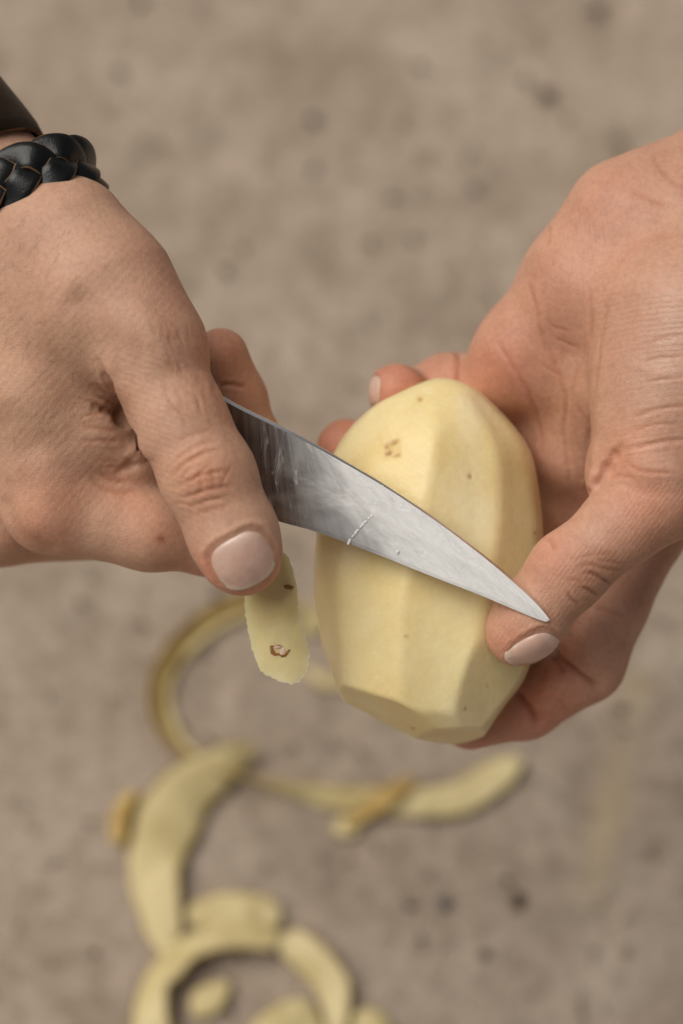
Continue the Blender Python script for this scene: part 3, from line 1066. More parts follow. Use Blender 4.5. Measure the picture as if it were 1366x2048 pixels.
def ridgesB(u, v, V):
    # print-like lines: near-vertical on the heel of the palm, level on the ball of the thumb, across the thumb tip
    t = sstep(1180, 1235, u + (v - 520) * 0.2)
    ph1 = (u - 0.12 * (v - 500)) * 2 * math.pi / 9.0
    ph2 = (v + 0.10 * (u - 1300) - 0.0006 * (u - 1330) ** 2) * 2 * math.pi / 11.0
    ph = np.where(t > 0.5, ph2, ph1)
    w = np.where(t > 0.5, 0.55 * sstep(470, 540, v) * sstep(800, 660, v) + 0.2 * sstep(700, 800, v),
                 0.55 * np.exp(-((u - 1170) / 80) ** 2 - ((v - 500) / 75) ** 2) + 0.12)
    w = w * np.clip(np.abs(t - 0.5) * 2.5, 0, 1)
    th = B.pidv == 1
    ph = np.where(th, (u * 0.8 + v * 0.6) * 2 * math.pi / 9.0, ph)
    w = np.where(th, 0.40, w)
    return ph, w
B.ridges = ridgesB
B.gloss = lambda u, v: 0.20 * np.exp(-((u - 1335) / 90) ** 2 - ((v - 720) / 140) ** 2) + 0.05
B.nails += [
    nail_frame(FB, 1058, 1288, -6, (-0.68, -0.72, 0.0), (0.27, -0.34, 0.90), 6.1, 6.5, pink=lin(212, 174, 156)),
    nail_frame(FB, 767, 780, -36, (0.65, 0.0, 0.75), (-0.75, -0.08, 0.65), 4.0, 3.3),
    nail_frame(FB, 672, 890, -50, (0.3, 0.1, 0.95), (-0.95, 0.1, -0.35), 4.6, 5.2),
]
def tintB(V, N, u, v):
    c = np.tile(SK_P, (len(V), 1))
    dors = sstep(-0.1, -0.5, N[:, 2])[:, None]
    c = c * (1 - dors) + SK_D * dors
    return c * (1 + 0.08 * fbm(V * 0.08, 2, 8)[:, None] * np.array([0.5, 1.0, 1.1]))

handB = finish_hand('hand', B, FB, P(600, 1540, -40)[:2].tolist() + [-94], P(1800, 90, -30)[:2].tolist() + [18], tintB)
set_props(handB, 'hand on the right cradling the potato, open palm showing, thumb under the knife tip', 'hand')

# ---------------------------------------------------------------- peeled potato
POT_Z = -27.5
pv = np.array([740, 757, 765, 785, 812, 840, 885, 905, 960, 1020, 1080, 1190, 1290, 1380, 1405, 1440, 1477, 1500], float)
pl = np.array([872, 858, 842, 800, 740, 712, 676, 665, 647, 637, 631, 627, 645, 675, 690, 757, 831, 880], float)
pr = np.array([892, 914, 930, 962, 988, 1016, 1056, 1064, 1074, 1083, 1086, 1083, 1073, 1040, 1016, 992, 970, 955], float)
def prof(v, arr):
    return np.interp(v, pv, arr)
facets = [(176, 1.0, 0), (150, .98, 0), (116, .965, 0), (80, .955, 0), (46, .965, 0), (14, .985, 0), (-14, 1.0, 0), (-48, .98, 0),
          (-84, .98, 0), (-122, .97, 0), (-158, .99, 0)]
def FP(p):
    v = 1024.0 - p[:, 1] * PXMM * DIST / (DIST - POT_Z)
    k = (DIST - POT_Z) / DIST / PXMM
    # gentle smoothing of the profile along its length
    w = 5 + 30 * sstep(1250, 1000, v) * sstep(770, 850, v)
    l = sum(prof(v + o * w, pl) for o in (-1, -.5, 0, .5, 1)) / 5
    r = sum(prof(v + o * w, pr) for o in (-1, -.5, 0, .5, 1)) / 5
    c = (l + r) / 2
    a = (r - l) / 2 * k
    b = sum(np.interp(v + o_, [735, 757, 785, 840, 905, 1000, 1190, 1300, 1380, 1440, 1480, 1510],
                  [7, 10, 14, 18.4, 21.4, 22.8, 22.8, 22.2, 20.6, 18.4, 16.2, 14]) for o_ in (-48, -32, -16, 0, 16, 32, 48)) / 7
    lo_ = sstep(1250, 1330, v)                      # the long cuts run on to the end of the potato
    a2 = a * (1 - lo_) + np.interp(v, [1250, 1380, 1440, 1510], [222, 203, 188, 166]) * k * lo_
    c2 = c * (1 - lo_) + 860 * lo_
    x2 = p[:, 0] - (c2 - 683.0) * k
    x = p[:, 0] - (c - 683.0) * k
    z = p[:, 2] - POT_Z
    ph = math.radians(8) * np.sin((v - 1120) / 170.0)
    d = None
    for th, f, s in facets:
        q = math.radians(th) + (ph if 20 < th < 160 else 0)
        cs, sn = np.cos(q), np.sin(q)
        fr_ = 40 < th < 160
        R = np.sqrt(((a2 if fr_ else a) * cs) ** 2 + (b * sn) ** 2) * f
        e = (x2 if fr_ else x) * cs + z * sn - R
        d = e if d is None else smax(d, e, 1.0)
    for (u0, v0, z0), n in [
        ((880, 756, POT_Z), (0.06, 1, 0.05)), ((900, 1474, POT_Z), (0.05, -1, 0.22)),
        ((760, 1441, POT_Z), (-0.43, -0.84, 0.34)), ((1015, 1405, POT_Z), (0.80, -0.58, 0.18)),
        ((850, 800, -14), (-0.15, 0.80, 0.60)), ((995, 818, -16), (0.55, 0.55, 0.62)), ((740, 860, -16), (-0.60, 0.52, 0.58)),
        ((880, 1458, -13), (0.0, -0.70, 0.72)), ((985, 1330, -12), (0.60, -0.30, 0.75)),
    ]:
        n = np.array(n, float); n /= np.linalg.norm(n)
        d = smax(d, (p - P(u0, v0, z0)) @ n, 3.5 if v0 < 900 and z0 > -20 else (3.0 if v0 < 800 else 0.6))
    return d * 0.8

def build_potato():
    V, Q = surface_nets(FP, [P(600, 0)[0] - 3, P(0, 1500)[1] - 3, -54], [P(1110, 0)[0] + 3, P(0, 735)[1] + 3, 2], 1.0)
    V = project(FP, V, 3)
    V, Q = subdivide(V, Q)
    V = project(FP, V, 2)
    N = vnormals(V, Q)
    u, v = pix(V)
    front = sstep(0.0, 0.3, N[:, 2])
    disp = 0.16 * fbm(V * np.array([0.16, 0.05, 0.16]), 2, 3) + 0.03 * fbm(V * 0.9, 2, 13)
    tint = np.tile(lin(246, 226, 170), (len(V), 1))
    tint *= 1 + 0.10 * fbm(V * 0.06, 2, 77)[:, None] * np.array([0.3, 0.5, 1.4])
    pale = sstep(0.1, 0.6, fbm(V * np.array([0.10, 0.04, 0.10]), 2, 55))[:, None]
    tint = tint * (1 + pale * np.array([0.02, 0.04, 0.16]))
    def spot(x, y, w, dep, col, el=1.0, ang=0.0):
        nonlocal disp, tint
        ca, sa = math.cos(ang), math.sin(ang)
        du, dv = (u - x) * ca + (v - y) * sa, -(u - x) * sa + (v - y) * ca
        wob = 1 + 0.45 * noise3(V * 1.1, 61)
        g = np.exp(-((du / (w * el)) ** 2 + (dv / w) ** 2) * wob) * front
        disp += dep * g
        tint *= 1 + g[:, None] * (np.array(col) - 1)
    spot(780, 898, 20, -0.35, (0.90, 0.82, 0.72))
    spot(776, 905, 5, -0.35, (0.55, 0.38, 0.25)); spot(786, 884, 4.5, -0.2, (0.62, 0.48, 0.34), 2.4, -0.3)
    spot(772, 893, 4, -0.2, (0.68, 0.52, 0.36)); spot(795, 910, 4, -0.2, (0.72, 0.56, 0.4), 1.8)
    spot(941, 953, 4.5, -0.5, (0.45, 0.28, 0.16), 0.7); spot(840, 798, 5, -0.2, (0.7, 0.5, 0.32))
    spot(855, 783, 7, -0.2, (1.04, 1.06, 1.2), 1.6); spot(932, 1418, 3.2, -0.3, (0.6, 0.42, 0.25), 0.8)
    spot(826, 1457, 2.6, 0, (0.5, 0.36, 0.24), 1.2, 0.5); spot(812, 1273, 2.6, -0.1, (0.76, 0.65, 0.5), 1.8)
    spot(1070, 1066, 3.2, 0, (0.6, 0.45, 0.3)); spot(975, 1372, 2.4, 0, (0.7, 0.6, 0.5))
    spot(750, 1170, 5, -0.1, (1.04, 1.05, 1.15), 0.4); spot(800, 770, 4, 0, (0.85, 0.8, 0.7), 3)
    V = V + N * disp[:, None]
    o = mesh_obj('peeled_potato', to_world(V), Q, M['potato'], attrs={'tint': np.clip(tint, 0, 1)})
    set_props(o, 'pale yellow peeled potato with flat knife-cut facets held in the right hand', 'potato')
build_potato()

# ---------------------------------------------------------------- knife
def build_knife():
    # blade plane: spine nearer the lens than the edge
    c0 = P(780, 1030, 1.3)
    ld = np.array([0.845, -0.535, 0]); ld /= np.linalg.norm(ld)
    ld = ld + np.array([0, 0, 0.085]); ld /= np.linalg.norm(ld)
    up = np.array([0.535, 0.845, 0.24]); up = up - ld * (up @ ld); up /= np.linalg.norm(up)
    nrm = np.cross(ld, up); nrm = nrm if nrm[2] > 0 else -nrm
    eye = np.array([0, 0, DIST])
    def onplane(u, v):
        d = P(u, v, 0) - eye
        return eye + d * (((c0 - eye) @ nrm) / (d @ nrm))
    spine = spline([(352, 742), (420, 778), (476, 810), (535, 839), (600, 872), (660, 905), (770, 969), (880, 1043), (975, 1116), (1045, 1176), (1082, 1213), (1099, 1237)], 90)
    edge = spline([(360, 935), (430, 975), (490, 1012), (550, 1040), (640, 1066), (760, 1111), (860, 1151), (960, 1190), (1040, 1224), (1075, 1238), (1092, 1243), (1099, 1241)], 90)
    S = np.array([onplane(*q) for q in spine]); E = np.array([onplane(*q) for q in edge])
    n = len(S)
    rings, uvs = [], []
    for i in range(n):
        s, e = S[i], E[i]
        w = np.linalg.norm(e - s)
        th = 1.9 * min(1, 0.35 + w / 14.0)
        d = (e - s) / max(w, 1e-6)
        bev = min(1.1, 0.25 * w)
        ch = min(0.55, 0.2 * w)
        prof_ = [(0.0, th * 0.5 - ch * 0.9), (ch, th * 0.5), (0.5 * w, th * 0.42), (max(w - bev, 0.6 * w), 0.30), (w, 0.06)]
        # the top of the spine is set back a little so that it shows as its own narrow facet
        ring = [s + d * a - nrm * (1.5 - 1.5) + nrm * (b) for a, b in prof_] + [s + d * a - nrm * b for a, b in prof_[::-1]]
        rings.append(ring)
        x = (s - P(476, 810, 0)) @ ld / 1000.0
        uvs += [(x, a / 1000.0) for a, b in prof_] + [(x, a / 1000.0) for a, b in prof_[::-1]]
    m = len(rings[0])
    V = np.array(rings).reshape(-1, 3)
    F = []
    for i in range(n - 1):
        for j in range(m):
            k = (j + 1) % m
            F.append((i * m + j, (i + 1) * m + j, (i + 1) * m + k, i * m + k))
    F.append(tuple(range(m))); F.append(tuple(range((n - 1) * m, n * m))[::-1])
    root = empty('kitchen_knife', to_world(P(440, 870, -4)))
    set_props(root, 'steel kitchen knife with starch-smeared blade lying across the potato', 'knife')
    mi = [1 if j in (0, m - 1, m - 2) else 0 for i in range(n - 1) for j in range(m)] + [0, 0]
    bl = child_obj('blade', to_world(V), F, [M['steel'], M['spine']], root, smooth=False, uv=uvs, mat_idx=mi)
    # starch: beads and the raised tide line across the blade
    def skin_h(q):
        i = np.argmin(np.linalg.norm((S + E) / 2 - q, axis=1) + 0 * S[:, 0])
        i = int(np.argmin(np.abs((S - q) @ ld)))
        w = np.linalg.norm(E[i] - S[i]); th = 1.9 * min(1, 0.35 + w / 14.0)
        a = np.clip(np.linalg.norm(q - S[i]), 0, w); bev = min(1.1, 0.25 * w)
        return np.interp(a, [0.55, 0.5 * w, max(w - bev, 0.6 * w), w], [th * 0.5, th * 0.42, 0.30, 0.06])
    def bead(points, wid, hgt, name):
        B_, Fq = [], []
        for (u, v, r) in points:
            c = onplane(u, v); c = c + nrm * (skin_h(c) - 0.06)
            for ring_ in range(3):
                rr = r / PXMM * (1, 0.7, 0.0)[ring_]
                for k in range(8):
                    a = k * math.pi / 4
                    rad = rr * (1 + 0.25 * math.sin(3 * a + u))
                    B_.append(c + (ld * math.cos(a) * wid + up * math.sin(a)) * rad + nrm * hgt * (0, 0.7, 1.0)[ring_])
            b0 = len(B_) - 24
            for ring_ in range(2):
                for k in range(8):
                    k2 = (k + 1) % 8
                    Fq.append((b0 + ring_ * 8 + k, b0 + ring_ * 8 + k2, b0 + ring_ * 8 + 8 + k2, b0 + ring_ * 8 + 8 + k))
        return child_obj(name, to_world(B_), Fq, STARCH, bl)
    tide = spline([(768, 972), (762, 990), (752, 1010), (745, 1030), (730, 1045), (716, 1060), (702, 1078), (696, 1088)], 170)
    tp = [(u + 0.7 * rng.standard_normal(), v + 0.7 * rng.standard_normal(), 0.9 + 1.9 * rng.random() ** 2) for q, (u, v) in enumerate(tide) if math.sin(q * 0.21) + 0.7 * math.sin(q * 0.47 + 1) > -0.45]
    bead(tp, 1.0, 0.045, 'starch_line')
    drops = [(796, 1103, 4.0), (744, 1031, 3.6)]
    bead(drops, 0.8, 0.06, 'starch_spots')
    # handle inside the fist
    h0, h1 = P(430, 868, -1), P(-60, 610, -42)
    hd = (h1 - h0) / np.linalg.norm(h1 - h0)
    hu = up - hd * (up @ hd); hu /= np.linalg.norm(hu)
    hn = np.cross(hd, hu)
    R, ns, nr = [], 22, 16
    for i in range(ns):
        t = i / (ns - 1)
        ww = 8.2 + 1.6 * math.sin(t * math.pi * 1.6) + 1.2 * t
        hh = 5.6 + 0.8 * math.sin(t * math.pi)
        if i in (0, ns - 1): ww *= 0.82; hh *= 0.8
        c = h0 + (h1 - h0) * t
        for k in range(nr):
            a = 2 * math.pi * k / nr
            ca, sa = math.cos(a), math.sin(a)
            R.append(c + hu * ww * abs(ca) ** 0.7 * np.sign(ca) + hn * hh * abs(sa) ** 0.7 * np.sign(sa))
    F = [(i * nr + k, i * nr + (k + 1) % nr, (i + 1) * nr + (k + 1) % nr, (i + 1) * nr + k) for i in range(ns - 1) for k in range(nr)]
    F += [tuple(range(nr))[::-1], tuple(range((ns - 1) * nr, ns * nr))]
    hd_o = child_obj('handle', to_world(R), F, M['handle'], root)
    for t in (0.25, 0.6):
        c = h0 + (h1 - h0) * t
        B_ = []
        for s in (-1, 1):
            for k in range(12):
                a = 2 * math.pi * k / 12
                B_.append(c + hn * s * 6.6 + (hu * math.cos(a) + hd * math.sin(a)) * 2.4)
        F = [(k, (k + 1) % 12, 12 + (k + 1) % 12, 12 + k) for k in range(12)] + [tuple(range(12))[::-1], tuple(range(12, 24))]
        child_obj('rivet', to_world(B_), F, M['rivet'], hd_o, smooth=False)

STARCH = plain('dried_starch', (0.74, 0.735, 0.71), (0.86, 0.855, 0.83), 500, 0.35)
build_knife()

# ---------------------------------------------------------------- the strip of peel under the thumb
def build_held_peel():
    outline = np.array([(566, 1105), (577, 1113), (586, 1140), (593, 1165), (596, 1200), (597, 1235), (606, 1258), (614, 1285), (620, 1312), (613, 1345), (600, 1362), (584, 1370),
               (552, 1360), (520, 1342), (510, 1315), (501, 1288), (495, 1255), (489, 1220), (488, 1190), (496, 1160), (520, 1120)], float)
    d = np.vstack([outline, outline[:1]])
    ring = []
    for a, b in zip(d[:-1], d[1:]):
        for t in np.arange(0, 1, 0.12): ring.append(a + (b - a) * t)
    ring = np.array(ring)
    c = ring.mean(0)
    jag = 1.3 * np.array([noise3(np.array([[q[0] * 0.16, q[1] * 0.16, 0]]), 3)[0] + 0.7 * rng.standard_normal() for q in ring])
    ring = ring + (ring - c) / np.linalg.norm(ring - c, axis=1)[:, None] * jag[:, None]
    nr = len(ring)
    fr = [1.0, 0.985, 0.95, 0.88, 0.78, 0.66, 0.54, 0.42, 0.3, 0.18, 0.08]
    top, bot, tint = [], [], []
    eye_c = np.array([560, 1299])
    base = lin(226, 210, 156)
    for f in fr:
        for q in ring:
            uv_ = c + (q - c) * f
            z = 1.0 - 5.0 * ((uv_[1] - 1110) / 260) ** 1.3 if uv_[1] > 1110 else 1.0
            z -= 1.8 * ((uv_[0] - (c[0] + (uv_[1] - c[1]) * 0.18)) / 60) ** 2
            n = noise3(np.array([[uv_[0] * 0.03, uv_[1] * 0.03, 1]]), 9)[0]
            z += 0.25 * n
            de = np.hypot(*(uv_ - eye_c))
            z -= 0.55 * math.exp(-(de / 11) ** 2)
            th = 1.25 * min(1, (1 - f) * 8 + 0.25)
            top.append(P(uv_[0], uv_[1], z)); bot.append(P(uv_[0], uv_[1], z - th))
            col = base * (1 + 0.05 * n)
            edge = sstep(0.75, 1.0, f)
            col = col * (1 + edge * np.array([0.02, 0.05, 0.22]))
            tint.append(col)
    top.append(P(c[0], c[1], 1.0 - 5.0 * ((c[1] - 1110) / 260) ** 1.3)); bot.append(top[-1] - np.array([0, 0, 1.25])); tint.append(base)
    k = len(fr) * nr
    F = []
    for i in range(len(fr) - 1):
        for j in range(nr):
            j2 = (j + 1) % nr
            F.append((i * nr + j, i * nr + j2, (i + 1) * nr + j2, (i + 1) * nr + j))
    L = (len(fr) - 1) * nr
    F += [(L + j, L + (j + 1) % nr, k) for j in range(nr)]
    off = k + 1
    G = [tuple(x + off for x in f[::-1]) for f in F]
    side = [(j, j + off, (j + 1) % nr + off, (j + 1) % nr) for j in range(nr)]
    V = np.array(top + bot)
    F = [f[::-1] for f in F]; G = [g[::-1] for g in G]
    mi = [0] * len(F) + [1] * len(G) + [0] * len(side)
    T = np.array(tint + tint)
    o = mesh_obj('potato_peel', to_world(V), F + G + side, [M['potato'], M['peel_skin']], mat_idx=mi, attrs={'tint': T})
    set_props(o, 'short pale strip of peel with a brown eye hanging under the thumb', 'peel', 'potato peels')
    # the eye: a ring of brown corky skin round two pale buds, and a fleck of skin higher up
    def lump(name, u, v, z, ru, rv, hgt, mat, n=14, hole=0.0, seed=0):
        Vv, Ff = [], []
        for i, (f, hz) in enumerate([(1.0, -0.25), (0.82, hgt), (max(hole, 0.45), hgt * 1.1), (max(hole * 0.8, 0.02), -0.2 if hole else hgt * 1.2)]):
            for k in range(n):
                a = 2 * math.pi * k / n
                w = 1 + 0.22 * math.sin(2 * a + seed) + 0.12 * math.sin(5 * a + seed * 2)
                Vv.append(P(u + ru * f * w * math.cos(a), v + rv * f * w * math.sin(a), z + hz))
        for i in range(3):
            for k in range(n):
                Ff.append((i * n + k, (i + 1) * n + k, (i + 1) * n + (k + 1) % n, i * n + (k + 1) % n))
        return child_obj(name, to_world(Vv), Ff, mat, o)
    z0 = 1.0 - 5.0 * ((1299 - 1110) / 260) ** 1.3 - 0.30
    lump('eye', 560, 1300, z0, 20, 17, 0.34, EYE, hole=0.62, seed=1)
    lump('bud', 554, 1293, z0 - 0.05, 10, 7, 0.35, BUD, seed=2)
    lump('bud', 566, 1304, z0 - 0.05, 8, 10, 0.35, BUD, seed=4)
    z1 = 1.0 - 5.0 * ((1174 - 1110) / 260) ** 1.3 - 0.25
    lump('skin_fleck', 577, 1174, z1, 9, 6, 0.22, FLECK, n=7, seed=0.8)

EYE = plain('eye_cork', lin(120, 66, 26), lin(178, 122, 60), 600, 0.8)
BUD = plain('eye_bud', lin(216, 176, 152), lin(228, 200, 178), 600, 0.6)
FLECK = plain('skin_fleck', lin(140, 94, 40), lin(176, 128, 64), 600, 0.7)
build_held_peel()

# ---------------------------------------------------------------- peels lying on the ground
def ribbon_peel(path, label, n=70, thick=0.0011, seed=0, cup=0.05, flesh=None):
    """path: (u, v, height mm, width mm, roll deg); roll 0 = flesh up, 90 = on edge with flesh to the left of travel"""
    pts = np.array([np.append(ground_pt(a[0], a[1], a[2] * 0.5 / 1000.0), [a[3] * 0.89 / 1000.0, a[4]]) for a in path])
    c = spline(pts, n)
    T = np.gradient(c[:, :3], axis=0); T /= np.linalg.norm(T, axis=1)[:, None]
    m = 9
    top, bot = [], []
    for i in range(n):
        side = np.cross(T[i], [0, 0, 1.0]); side /= np.linalg.norm(side)
        upv = np.cross(side, T[i])
        r = math.radians(c[i, 4])
        w = side * math.cos(r) + upv * math.sin(r)
        nn = -side * math.sin(r) + upv * math.cos(r)
        f = i / (n - 1)
        end = min(1.0, min(f, 1 - f) * n / 3.0 + 0.35)
        jl = 1 + 0.10 * noise3(np.array([[i * 0.17, seed, 0.0]]), 5)[0]
        jr = 1 + 0.10 * noise3(np.array([[i * 0.17, seed, 9.0]]), 6)[0]
        for k in range(m):
            x = -1 + 2 * k / (m - 1)
            ww = c[i, 3] / 2 * end * (jl if x < 0 else jr)
            und = 0.0007 * noise3(np.array([[i * 0.22, x * 0.8, seed * 3.1]]), 15)[0]
            p = c[i, :3] + nn * und + w * x * ww + nn * (-cup * c[i, 3] / 2 * x * x)
            th = thick * (1 - 0.35 * abs(x) ** 4)
            top.append(p + nn * th); bot.append(p)
    top, bot = np.array(top), np.array(bot)
    lift = max(0.0, 0.0012 - min(top[:, 2].min(), bot[:, 2].min()))
    top[:, 2] = np.maximum(top[:, 2], 0.0022); bot[:, 2] = np.maximum(bot[:, 2], 0.0008)
    i = np.arange(n * m).reshape(n, m)
    q = np.stack([i[:-1, :-1], i[1:, :-1], i[1:, 1:], i[:-1, 1:]], -1).reshape(-1, 4)
    rim = np.concatenate([i[:, 0], i[-1, 1:], i[-2::-1, -1], i[0, -2:0:-1]])
    r2 = np.roll(rim, -1)
    s = np.stack([rim, rim + n * m, r2 + n * m, r2], -1)
    V = np.vstack([top, bot])
    nr = len(rim)
    V = np.vstack([V, top[rim], bot[rim]])          # own vertices for the cut edge, so that it stays crisp
    a_ = np.arange(nr) + 2 * n * m; b_ = np.roll(a_, -1)
    s2 = np.stack([a_, a_ + nr, b_ + nr, b_], -1)
    base = lin(216, 198, 146) if flesh is None else flesh
    tint = np.tile(base, (len(V), 1)) * (1 + 0.12 * fbm(V * 90, 2, seed)[:, None] * np.array([0.5, 0.6, 1.3]))
    o = mesh_obj('potato_peel', V, np.vstack([q[:, ::-1], s2[:, ::-1]]), M['peel_flesh'], origin=[c[:, 0].mean(), c[:, 1].mean(), 0],
                 attrs={'tint': np.clip(tint, 0, 1)})
    nv = np.cross(bot[i[1:, 1:]] - bot[i[:-1, :-1]], bot[i[:-1, 1:]] - bot[i[1:, :-1]])
    dv = (bot - top); dv /= np.maximum(np.linalg.norm(dv, axis=1), 1e-9)[:, None]
    cl = np.repeat(c[:, :3], m, 0)
    sk = cl + (bot - cl) * 1.13 + dv * 0.0002
    sk2 = cl + (bot + (top - bot) * 0.5 - cl) * 1.13
    child_obj('skin', np.vstack([sk, sk2]), np.vstack([q, s[:, ::-1]]), M['peel_skin'], o)
    set_props(o, label, 'peel', 'potato peels')
    return o

# long curl: stands on edge round the left, then runs right with a twist
ribbon_peel([(632, 1268, 5, 9, 0), (612, 1226, 7, 12, -40), (550, 1200, 7, 11, -110), (440, 1232, 7, 11, -136), (360, 1298, 7, 11, -136), (322, 1385, 7, 11, -136), (342, 1468, 7, 12, -136),
             (420, 1530, 7, 11, -116), (510, 1560, 7, 10, -100), (600, 1586, 6, 9, -66), (690, 1600, 6, 10, -36), (760, 1602, 6, 10, -22), (840, 1604, 5, 11, -10), (920, 1596, 5, 13, -6), (985, 1556, 6, 12, 0), (1040, 1520, 7, 7, 0)],
            'long narrow curl of peel behind the held strip, looping left and running right', n=130, seed=1)
ribbon_peel([(690, 1652, 6, 3, 175), (735, 1618, 10, 6, 178), (775, 1590, 12, 7, 180), (832, 1556, 11, 3, 182)],
            'brown skin-side-up scrap of peel crossing the long curl', n=24, seed=2)
ribbon_peel([(512, 1492, 12, 4, 40), (470, 1514, 13, 11, 34), (400, 1560, 12, 18, 24), (345, 1630, 11, 23, 16), (318, 1685, 9, 21, 8), (306, 1745, 5, 19, -16), (312, 1800, 5, 17, -20), (326, 1860, 5, 13, -4), (346, 1912, 4, 6, 0)],
            'wide pale bent peel left of centre below the long curl', n=60, seed=3)
ribbon_peel([(268, 1580, 6, 5, 150), (240, 1625, 8, 8, 140), (238, 1690, 5, 6, 150)], 'brown curled peel edge showing left of the wide bent peel', n=20, seed=12)
ribbon_peel([(376, 1838, 6, 9, 0), (430, 1822, 8, 12, 0), (500, 1818, 8, 12, 0), (560, 1842, 6, 9, 0)],
            'short flat peel lying at the top of the ring of peels', n=30, seed=4)
ribbon_peel([(306, 2100, 8, 13, 0), (298, 2030, 10, 14, 26), (318, 1955, 11, 13, 30), (390, 1892, 12, 12, 26), (478, 1868, 12, 11, 12), (560, 1880, 10, 8, 0)],
            'broad pale peel curving round the left of the ring of peels', n=50, seed=5)
ribbon_peel([(560, 1876, 8, 8, 0), (612, 1908, 9, 13, -22), (660, 1966, 8, 13, -26), (672, 2035, 6, 10, -20), (660, 2090, 4, 8, 0)],
            'pale peel bending down the right of the ring of peels', n=44, seed=6)
ribbon_peel([(386, 2030, 4, 7, 0), (418, 1998, 5, 11, 0), (458, 1968, 5, 5, 0)], 'small pale peel inside the ring of peels', n=20, seed=7)
ribbon_peel([(508, 2090, 12, 11, 0), (552, 2052, 13, 12, 0), (594, 2028, 12, 11, 0), (616, 2060, 10, 10, 0), (624, 2095, 8, 8, 0)],
            'pale peel at the bottom edge inside the ring of peels', n=36, seed=8)
ribbon_peel([(705, 2060, 3, 7, 0), (740, 2048, 4, 11, 0), (775, 2066, 3, 7, 0)], 'peel tip at the bottom edge right of the ring of peels', n=18, seed=9)
ribbon_peel([(668, 1662, 2, 4, 0), (690, 1655, 3, 8, 0), (712, 1668, 2, 5, 0)], 'small pale chip of peel below the long curl', n=16, seed=10)
ribbon_peel([(612, 1340, 2, 4, 0), (650, 1362, 3, 6, 0), (690, 1372, 2, 4, 0)], 'faint chip of peel left of the potato', n=16, seed=11)

# ---------------------------------------------------------------- stones and grit on the ground
def pebble(u, v, r, mat, label, seed):
    base = ground_pt(u, v, 0)
    nu, nv = 12, 8
    V, F = [], []
    for j in range(nv + 1):
        th = math.pi * j / nv
        for k in range(nu):
            a = 2 * math.pi * k / nu
            V.append((math.sin(th) * math.cos(a), math.sin(th) * math.sin(a), math.cos(th)))
    V = np.array(V)
    w = 1 + 0.32 * noise3(V * 1.3 + seed * 7.7, seed)
    V = V * w[:, None] * np.array([1.0, 0.8 + 0.3 * math.sin(seed), 0.6]) * r / 1000.0
    for j in range(nv):
        for k in range(nu):
            F.append((j * nu + k, (j + 1) * nu + k, (j + 1) * nu + (k + 1) % nu, j * nu + (k + 1) % nu))
    V = V + base + np.array([0, 0, 0.35 * r / 1000.0])
    o = mesh_obj('pebble', V, F, mat, origin=base)
    set_props(o, label, 'pebble', 'pebbles on the ground')

PB = [(1092, 193, 4.6, 'stone_brown', 'dark brown pebble near the top right corner'),
      (1050, 160, 3.0, 'stone_brown', 'smaller brown pebble up and left of the dark brown one, top right'),
      (625, 242, 4.2, 'stone_dark', 'dark pebble at top centre'),
      (840, 135, 3.6, 'stone_brown', 'brown pebble near the top edge right of centre'),
      (785, 397, 3.8, 'stone_dark', 'dark pebble above the potato, left of the grey one'),
      (950, 377, 3.6, 'stone_grey', 'grey pebble beside the heel of the open palm'),
      (628, 340, 3.0, 'stone_grey', 'grey pebble below the dark one at top centre'),
      (450, 542, 3.4, 'stone_brown', 'brown pebble right of the gripping hand'),
      (240, 145, 3.2, 'stone_dark', 'dark pebble at top left above the bracelet'),
      (740, 488, 2.8, 'stone_brown', 'small brown pebble above the potato'),
      (828, 482, 2.8, 'stone_dark', 'small dark pebble above the potato, right of the brown one'),
      (822, 1812, 3.4, 'stone_dark', 'black pebble at lower centre, left of a blue-grey one'),
      (888, 1808, 3.8, 'stone_grey', 'blue-grey pebble at lower centre'),
      (968, 1908, 2.8, 'stone_dark', 'dark pebble below and right of the blue-grey one'),
      (1035, 1800, 4.2, 'stone_brown', 'brown clod at lower right of centre'),
      (430, 1195, 3.0, 'stone_dark', 'dark pebble below the fist beside the held strip of peel'),
      (285, 1250, 2.8, 'stone_brown', 'brown pebble below the gripping hand'),
      (1240, 1420, 3.6, 'stone_brown', 'brown pebble below the index finger at right'),
      (1196, 20, 3.6, 'stone_brown', 'brown pebble at the top edge near the right corner'),
      (280, 8, 3.6, 'stone_dark', 'dark pebble at the top edge, left of centre')]
for i, (u, v, r, m, lab) in enumerate(PB):
    pebble(u, v, r * 0.6, M[m], lab, i + 1)

def build_grit():
    n = 1500
    V, F = [], []
    tet = np.array([(1, 1, 1), (-1, -1, 1), (-1, 1, -1), (1, -1, -1)], float)
    octa = np.array([(1, 0, 0), (-1, 0, 0), (0, 1, 0), (0, -1, 0), (0, 0, 1), (0, 0, -1)], float)
    of = [(0, 2, 4), (2, 1, 4), (1, 3, 4), (3, 0, 4), (2, 0, 5), (1, 2, 5), (3, 1, 5), (0, 3, 5)]
    mi = []
    for i in range(n):
        x, y = rng.uniform(-0.22, 0.22), rng.uniform(-0.24, 0.34)
        r = 0.0006 + 0.0012 * rng.random() ** 2.5
        q = octa * (0.7 + 0.6 * rng.random((6, 1))) * r + np.array([x, y, 0.0006])
        b = len(V)
        V += q.tolist(); F += [tuple(b + k for k in f) for f in of]
        mi += [0 if rng.random() < 0.75 else 1] * 8
    o = mesh_obj('grit', V, F, [M['grit'], M['stone_brown']], origin=(0, 0, 0), smooth=False, mat_idx=mi)
    set_props(o, 'loose sand grains scattered over the ground', 'grit', kind='stuff')
build_grit()

